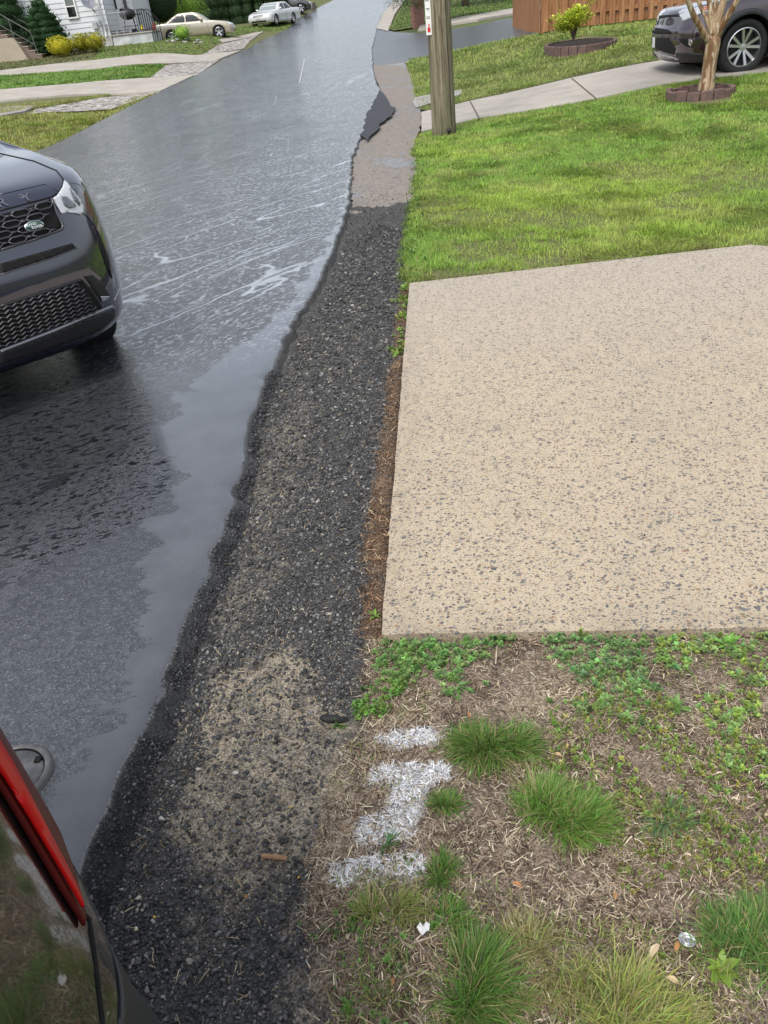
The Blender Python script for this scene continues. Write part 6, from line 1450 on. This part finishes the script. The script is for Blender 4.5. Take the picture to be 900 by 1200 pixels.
C_.px('lower_grille', [(768,44),(783,44),(792,57),(790,64),(778,61),(768,57)], gap, .006, mirror=False, cell=2.5)
C_.px('chin_trim', [(760,56),(770,61),(785,65),(796,69),(792,70.5),(776,66),(760,59)], chrome, .008, mirror=False, cell=2.5)
C_.px('number_plate', [(760.5,43),(768,44),(768,56),(761,54)], white, .012, mirror=False, cell=2.5)
C_.px('fog_recess', [(795,45),(806,45),(812,50),(811,56),(803,54)], gap, .005, cell=2.5)
C_.px('fog_lamp', [(807,46),(811,46.5),(812,51),(810,54.5),(807,52)], chrome, .010, cell=1.5)
C_.px('lower_cladding', [(792,62),(824,63),(824,73),(806,73),(792,70)], trim, .004, cell=2.5)
C_.px('badge', [(767.5,21),(770,20),(772,24),(770,29),(766.5,30),(766,26)], chrome, .010, mirror=False, cell=1.5)
C_.line('bonnet_gap', [(766,21),(778,18),(795,17),(815,9),(830,5),(845,2)], .006, gap)
C_.side('side_window', [(1.75,1.18),(2.15,1.46),(4.0,1.44),(4.15,1.2)], glass_car, .004); C_.front('windscreen', [(-.66,1.18),(.66,1.18),(.56,1.54),(-.56,1.54)], glass_car, .004, cell=.1); C_.rear('rear_window', [(-.6,1.2),(.6,1.2),(.5,1.5),(-.5,1.5)], glass_car, .004, cell=.1)
C_.handles((2.3, 3.2), .95, plum); C_.mirrors(1.75, 1.15, plum); C_.line('door_seam', [(1.62,1.1),(1.6,.35),(3.0,.33)], .004, gap, 'side', True); C_.line('door_seam', [(2.75,1.1),(2.75,.33)], .004, gap, 'side', True)
C_.side('sill_cladding', [(1.42,.22),(3.12,.22),(3.12,.36),(1.42,.36)], trim, .008)

# ---- sedans on the left
def sedan_rings(L, w, H, nose, hood, belt, wsy, rfy, rry, rwy, trunk):
    c = dict(cx=.42, cy=.36, bow=.12)
    Z = lambda *a: list(a)
    return [dict(z=.19, yf=.35, yr=L-.35, w=w-.14, **c), dict(z=.22, yf=.10, yr=L-.10, w=w-.06, **c), dict(z=.34, yf=.02, yr=L-.02, w=w-.01, **c), dict(z=.50, yf=0, yr=L, w=w, **c), dict(z=Z((0,nose-.08),(1.2,hood-.22),(L-1,trunk-.22),(L,trunk-.25)), yf=.03, yr=L-.02, w=w, **c),
            dict(z=Z((0,nose),(1.2,hood-.08),(2,belt-.06),(L-.8,trunk-.08),(L,trunk-.10)), yf=.08, yr=L-.05, w=w-.02, **c), dict(z=Z((0,nose+.04),(1.2,hood-.01),(2,belt),(L-.8,trunk-.02),(L,trunk-.03)), yf=.18, yr=L-.09, w=w-.06, **c),
            dict(z=Z((0,nose+.10),(1.2,hood),(2,belt+.01),(L-.8,trunk),(L,trunk-.01)), yf=.45, yr=L-.16, w=w-.10, cx=.35, cy=.3, bow=.1),
            dict(z=Z((0,hood-.02),(wsy+.2,hood+.01),(2.2,belt+.02),(rwy,trunk+.02),(L,trunk+.02)), yf=wsy, yr=rwy, w=w-.12, cx=.25, cy=.25, bow=.1, rcx=.25, rcy=.2), dict(z=(belt+H)/2+.04, yf=wsy+.42, yr=rwy-.36, w=w-.19, cx=.2, cy=.2, bow=.1, rcx=.2, rcy=.2),
            dict(z=H-.08, yf=rfy-.06, yr=rry+.10, w=w-.27, cx=.18, cy=.18, bow=.08, rcx=.18, rcy=.18), dict(z=H-.025, yf=rfy+.15, yr=rry-.05, w=w-.33, cx=.18, cy=.18, bow=.06, rcx=.18, rcy=.18), dict(z=H-.004, yf=rfy+.45, yr=rry-.3, w=w-.55, cx=.18, cy=.18, bow=.04), dict(z=H, yf=rfy+.8, yr=rry-.6, w=.004, cx=.002, cy=.1, bow=0)]
gold = paint('gold_paint', (.42,.38,.29), .3, .4)
gY = 53.5; pr = atY(190, 51, gY); pf = atY(256, 46.5, gY)
gx_ = float(atY(276, 44, gY)[0])
E_ = Car('gold_sedan', 'pale gold sedan parked side on in front of the dome shrub', (gx_, gY+.9, (float(pr[2])+float(pf[2]))/2), RAD(93), sedan_rings(4.83, .91, 1.45, .66, .93, .93, 1.30, 2.05, 3.25, 4.0, 1.02), 4.83, gold, (.94, 3.68), .325, rim='five', ww=.2, cat='car')
W_ = Car('white_sedan', 'white sedan parked facing the camera in front of the dark hedge', (float(atY(305,31,67)[0]), 66, gz(float(atY(305,31,67)[0]), 66)+.02), RAD(-24), sedan_rings(5.3, .97, 1.46, .68, .93, .93, 1.45, 2.2, 3.4, 4.1, 1.02), 5.3, paint('white_car_paint', (.62,.64,.64), .3, .1), (1.0, 3.85), .34, rim='five', ww=.2, cat='car')
for K, L in ((E_, 4.83), (W_, 5.3)):
    K.side('side_window', [(1.85,.97),(2.28,1.32),(2.72,1.345),(2.72,.98)], glass_car, .004); K.side('side_window', [(2.80,.98),(2.80,1.345),(3.25,1.32),(3.75,1.02)], glass_car, .004)
    K.front('windscreen', [(-.68,.98),(.68,.98),(.56,1.34),(-.56,1.34)], principled('screen_pale', (.22,.27,.27), .08, spec=.8), .004, cell=.1); K.rear('rear_window', [(-.62,1.06),(.62,1.06),(.5,1.33),(-.5,1.33)], glass_car, .004, cell=.1)
    K.front('headlight', [(.50,.60),(.86,.62),(.88,.74),(.50,.72)], lampm, .006, mirror=True); K.front('grille', [(-.40,.58),(.40,.58),(.42,.70),(-.42,.70)], principled('grille_dull', (.25,.25,.25), .35, metal=.6), .006)
    K.front('lower_intake', [(-.6,.28),(.6,.28),(.6,.38),(-.6,.38)], trim, .006); K.rear('tail_light', [(.48,.78),(.80,.78),(.80,.92),(.48,.92)], redl, .006, mirror=True); K.side('tail_light', [(L-.30,.76),(L-.08,.78),(L-.08,.90),(L-.30,.90)], redl, .006)
    K.line('door_seam', [(1.55,.90),(1.5,.3),(2.9,.28)], .006, gap, 'side', True); K.line('door_seam', [(2.76,.95),(2.76,.28)], .006, gap, 'side', True); K.handles((2.6, 3.6), .80, K.body.data.materials[0]); K.mirrors(1.85, .98, K.body.data.materials[0])
    K.front('number_plate', [(-.15,.42),(.15,.42),(.15,.54),(-.15,.54)], principled('plate_grey', (.4,.4,.4), .5), .01)
K_ = Car('black_parked_car', 'black car at the top edge behind the low block wall', (float(atY(366,10,79)[0]), 79.5, gz(float(atY(366,10,79)[0]), 79)+.2), RAD(92), sedan_rings(4.7, .92, 1.5, .70, .97, .98, 1.30, 2.05, 3.25, 4.0, 1.05), 4.7, paint('black_far_paint', (.01,.01,.012), .25, .2), (.94, 3.6), .35, rim='five', cat='car')
K_.side('side_window', [(1.85,1.02),(2.28,1.36),(3.25,1.36),(3.75,1.07)], glass_car, .004); K_.rear('tail_light', [(.48,.82),(.80,.82),(.80,.95),(.48,.95)], redl, .006, mirror=True); K_.front('headlight', [(.50,.62),(.84,.64),(.86,.76),(.50,.74)], lampm, .006, mirror=True)

# ------------------------------------------------------------------ small things in the foreground
mc = G(30, 905, .05); MH = thing('manhole_cover', (mc[0]-.035, mc[1]-.01, gz(*mc)+.046), 0, 'round iron utility cover set in the road beside the red lamp', 'manhole cover')
iron = noisy('worn_iron', (.15,.15,.155), (.07,.07,.075), 14, .35, .5, .004, spec=.6)
wpx_ = np.linalg.norm(np.array(G(64, 905, .05))-np.array(mc)); R0 = .098
bm = bmesh.new(); lathe(bm, [(R0*.86, .010), (R0*.88, .013), (R0*.97, .014), (R0*1.02, .009), (R0*1.06, -.01)], 56); obj('rim', bm, noisy('worn_iron_rim', (.17,.17,.17), (.09,.09,.09), 14, .4, .5, .004), MH, True)
bm = bmesh.new(); lathe(bm, [(R0*.865, .010), (R0*.84, -.002), (R0*.82, -.003)], 48); obj('groove', bm, gap, MH)
bm = bmesh.new(); lathe(bm, [(.001, .010), (R0*.35, .011), (R0*.5, .016), (R0*.6, .011), (R0*.78, .012), (R0*.83, .006)], 56); box(bm, -R0*.3, R0*.3, -.008, .008, .010, .016, .002); obj('lid', bm, iron, MH, True)
bm = bmesh.new(); box(bm, R0*.52, R0*.70, R0*.30, R0*.50, .0, .0165, .003); obj('pick_hole', bm, gap, MH)

cp = G(804, 1108, .01); cz = float(vz(np.array([cp[0]]), np.array([cp[1]]))[0])
cap_r = np.linalg.norm(np.array(G(814, 1108))-np.array(G(794, 1108)))/2
bm = bmesh.new(); q = cap_r
lathe(bm, [(.0005, .001), (q*.80, .001), (q*.84, .003), (q*.93, q*.50), (q*1.0, q*.52), (q*1.02, q*.46), (q*.90, 0), (.0005, -.001)], 40)
o = obj('metal_cap', bm, principled('foil', (.75,.76,.78), .3, metal=.85), None, True); o.location = (cp[0], cp[1], cz+.006); o.rotation_euler = (RAD(-14), RAD(6), 0); tag(o, 'small round silver foil cup lying open on the soil', 'metal cup')
bm = bmesh.new(); lathe(bm, [(.0005, .004), (q*.45, .0045), (q*.5, .002)], 24); obj('dimple', bm, principled('foil'), o, True)
def vzp(px, py, dz=0): x, y = G(px, py); return (x, y, float(vz(np.array([x]), np.array([y]))[0])+dz)
stick_m = noisy('twig', (.40,.24,.13), (.28,.16,.09), 60, .8, .5, .002)
p0, p1 = Vector(vzp(307,1003,.008)), Vector(vzp(336,1006,.008)); bm = bmesh.new(); tube(bm, [p0-p0, (p1-p0)*.5+Vector((0,0,.001)), p1-p0], [.0055, .006, .005], 8); o = obj('twig', bm, stick_m); o.location = p0; tag(o, 'short tan brown twig lying on the dark verge grit', 'twig')
p0, p1 = Vector(vzp(376,846,.012)), Vector(vzp(408,846,.012)); bm = bmesh.new(); rg_ = tube(bm, [(p1-p0)*(k/7)+Vector((0, .002*math.sin(k*2.1), 0)) for k in range(8)], [.004, .009, .0115, .009, .012, .009, .0075, .003], 9)
for q_ in rg_:
    for v_ in q_: v_.co += Vector((random.uniform(-.0022, .0022), random.uniform(-.0022, .0022), random.uniform(-.002, .002)))
o = obj('asphalt_lump', bm, noisy('tar_black', (.012,.012,.013), (.03,.03,.03), 50, .7, .8, .004)); o.location = p0; tag(o, 'long black lump of tar between verge and soil above the marks', 'asphalt lump')
# torn paper, leaves, pale stones
bm = bmesh.new(); P_ = [(-.014,.004),(-.006,.012),(-.002,.006),(.006,.013),(.013,.006),(.010,-.004),(.003,-.008),(-.004,-.014),(-.009,-.006)]
vs_ = [bm.verts.new((x, y, .004+.003*math.sin(i*2.2))) for i, (x, y) in enumerate(P_)]; c_ = bm.verts.new((0, 0, .007)); [bm.faces.new((c_, vs_[i], vs_[(i+1) % 9])) for i in range(9)]
o = obj('paper_scrap', bm, white); md = o.modifiers.new('s', 'SOLIDIFY'); md.thickness = .0006; o.location = vzp(498, 1098, .012); tag(o, 'torn scrap of white paper lying between thin grass tufts', 'paper')
bm = bmesh.new(); st = STONES[3]; vs_ = [bm.verts.new(v*np.array([.026,.02,.006])) for v in st[0]]; [bm.faces.new([vs_[i] for i in f]) for f in st[1]]
o = obj('white_chip', bm, white, None, True); o.location = vzp(506, 913, .008); tag(o, 'flat round white chip at the upper right end of the painted I', 'chip')
bm = bmesh.new(); vs_ = [bm.verts.new(v*np.array([.030,.010,.005])) for v in st[0]]; [bm.faces.new([vs_[i] for i in f]) for f in st[1]]
o = obj('white_chip', bm, white, None, True); o.location = vzp(492, 936, .009); o.rotation_euler = (0, .2, -.7); tag(o, 'narrow white sliver beside the stem of the painted I', 'chip')
LV = [(790,1122,(.42,.20,.08),.020,'small orange brown leaf scrap touching the metal cup'),(795,1160,(.58,.44,.26),.026,'pale tan dead leaf below the metal cup'),(612,1045,(.45,.22,.10),.022,'curled orange leaf right of the round grass tuft'),
      (648,888,(.50,.36,.20),.022,'tan leaf scrap between the two big grass tufts'),(838,830,(.50,.26,.14),.016,'pinkish leaf scrap among the right hand weeds'),(462,1152,(.42,.20,.09),.018,'brown leaf scrap near the bottom left of the soil'),
      (716,970,(.40,.16,.09),.022,'reddish leaf right of the round bright tuft'),(760,1128,(.50,.40,.27),.030,'long curled straw coloured leaf left of the metal cup'),(720,1050,(.45,.24,.10),.018,'orange leaf fragment above the yellow grass mats'),(548,842,(.45,.20,.08),.016,'small orange leaf under the weeds at the slab corner')]
lt = leaf_t(.45, .35, .25)
for x, y, c, s_, lb in LV:
    o = scatter('dead_leaf', [lt], np.array([[0,0,0.]]), np.array([RNG.uniform(0, 6)]), np.array([RNG.uniform(-.2, .2)]), np.array([s_]), np.array([c]), MSD); o.location = vzp(x, y, .008); tag(o, lb, 'dead leaf', 'dead leaf scraps on the soil')
ST = [(277,907,(.42,.40,.36),.020,'pale grey stone at the black crumbled road edge, topmost of its row'),(235,937,(.44,.41,.35),.013,'pale grey stone below the topmost stone of the road edge row'),(190,963,(.42,.40,.36),.018,'pale grey stone halfway along the black road edge'),(163,1055,(.45,.42,.34),.016,'pale stone beside the broken road edge near the black car'),
      (182,1077,(.60,.36,.05),.009,'small bright yellow pebble near the black car'),(161,1092,(.60,.52,.36),.013,'cream stone chip near the black car, below the yellow pebble'),(288,1050,(.45,.18,.06),.011,'orange brown pebble in the dark grit below the twig'),(340,945,(.60,.40,.06),.008,'small yellow pebble above the twig'),
      (350,1028,(.60,.38,.10),.008,'yellow orange pebble right of the twig'),(345,717,(.50,.48,.40),.013,'flat pale stone in the dark strip beside the slab corner'),(359,462,(.50,.26,.10),.012,'round orange pebble high on the dark strip'),(424,674,(.7,.69,.66),.009,'small white stone close to the left slab edge'),
      (233,905,(.46,.43,.38),.016,'pale angular stone left of the topmost road edge stone'),(334,983,(.03,.032,.036),.020,'large dark angular stone just above the twig'),(330,1075,(.05,.052,.056),.024,'large flat dark stone below the twig'),(280,934,(.035,.037,.04),.020,'dark angular stone on the sandy patch')]
sm_ = attr_mat('loose_stone', .5, .45, 0, .2, 200)
for i, (x, y, c, s_, lb) in enumerate(ST):
    o = scatter('loose_stone', [STONES[i % 10]], np.array([[0,0,0.]]), np.array([i*1.3]), np.array([.1]), np.array([[s_*1.3, s_*1.1, s_]]), np.array([c]), sm_); o.location = vzp(x, y, .006 if x > 250 else .012); tag(o, lb, 'stone', 'loose stones on the verge')
# black specks of grit lying on the slab
SP = [(833,472),(755,627),(740,518),(728,525),(643,519),(600,513),(500,648),(660,410)]
for i, (x, y) in enumerate(SP):
    p = G(x, y, .03); o = scatter('grit_piece', [STONES[i]], np.array([[0,0,0.]]), np.array([i*1.]), np.array([0.]), np.array([.009+.004*(i < 3)]), np.array([(.012,.012,.013)]), sm_)
    o.location = (p[0], p[1], gz(*p)+.031); tag(o, 'black piece of grit on the tan slab, '+['nearest the right frame edge high up','nearest the grass at the front right','right one of the middle pair','left one of the middle pair','just left of the middle pair','left of all the middle pieces','near the left slab edge','farthest from the weeds'][i], 'grit', 'black grit pieces on the slab')
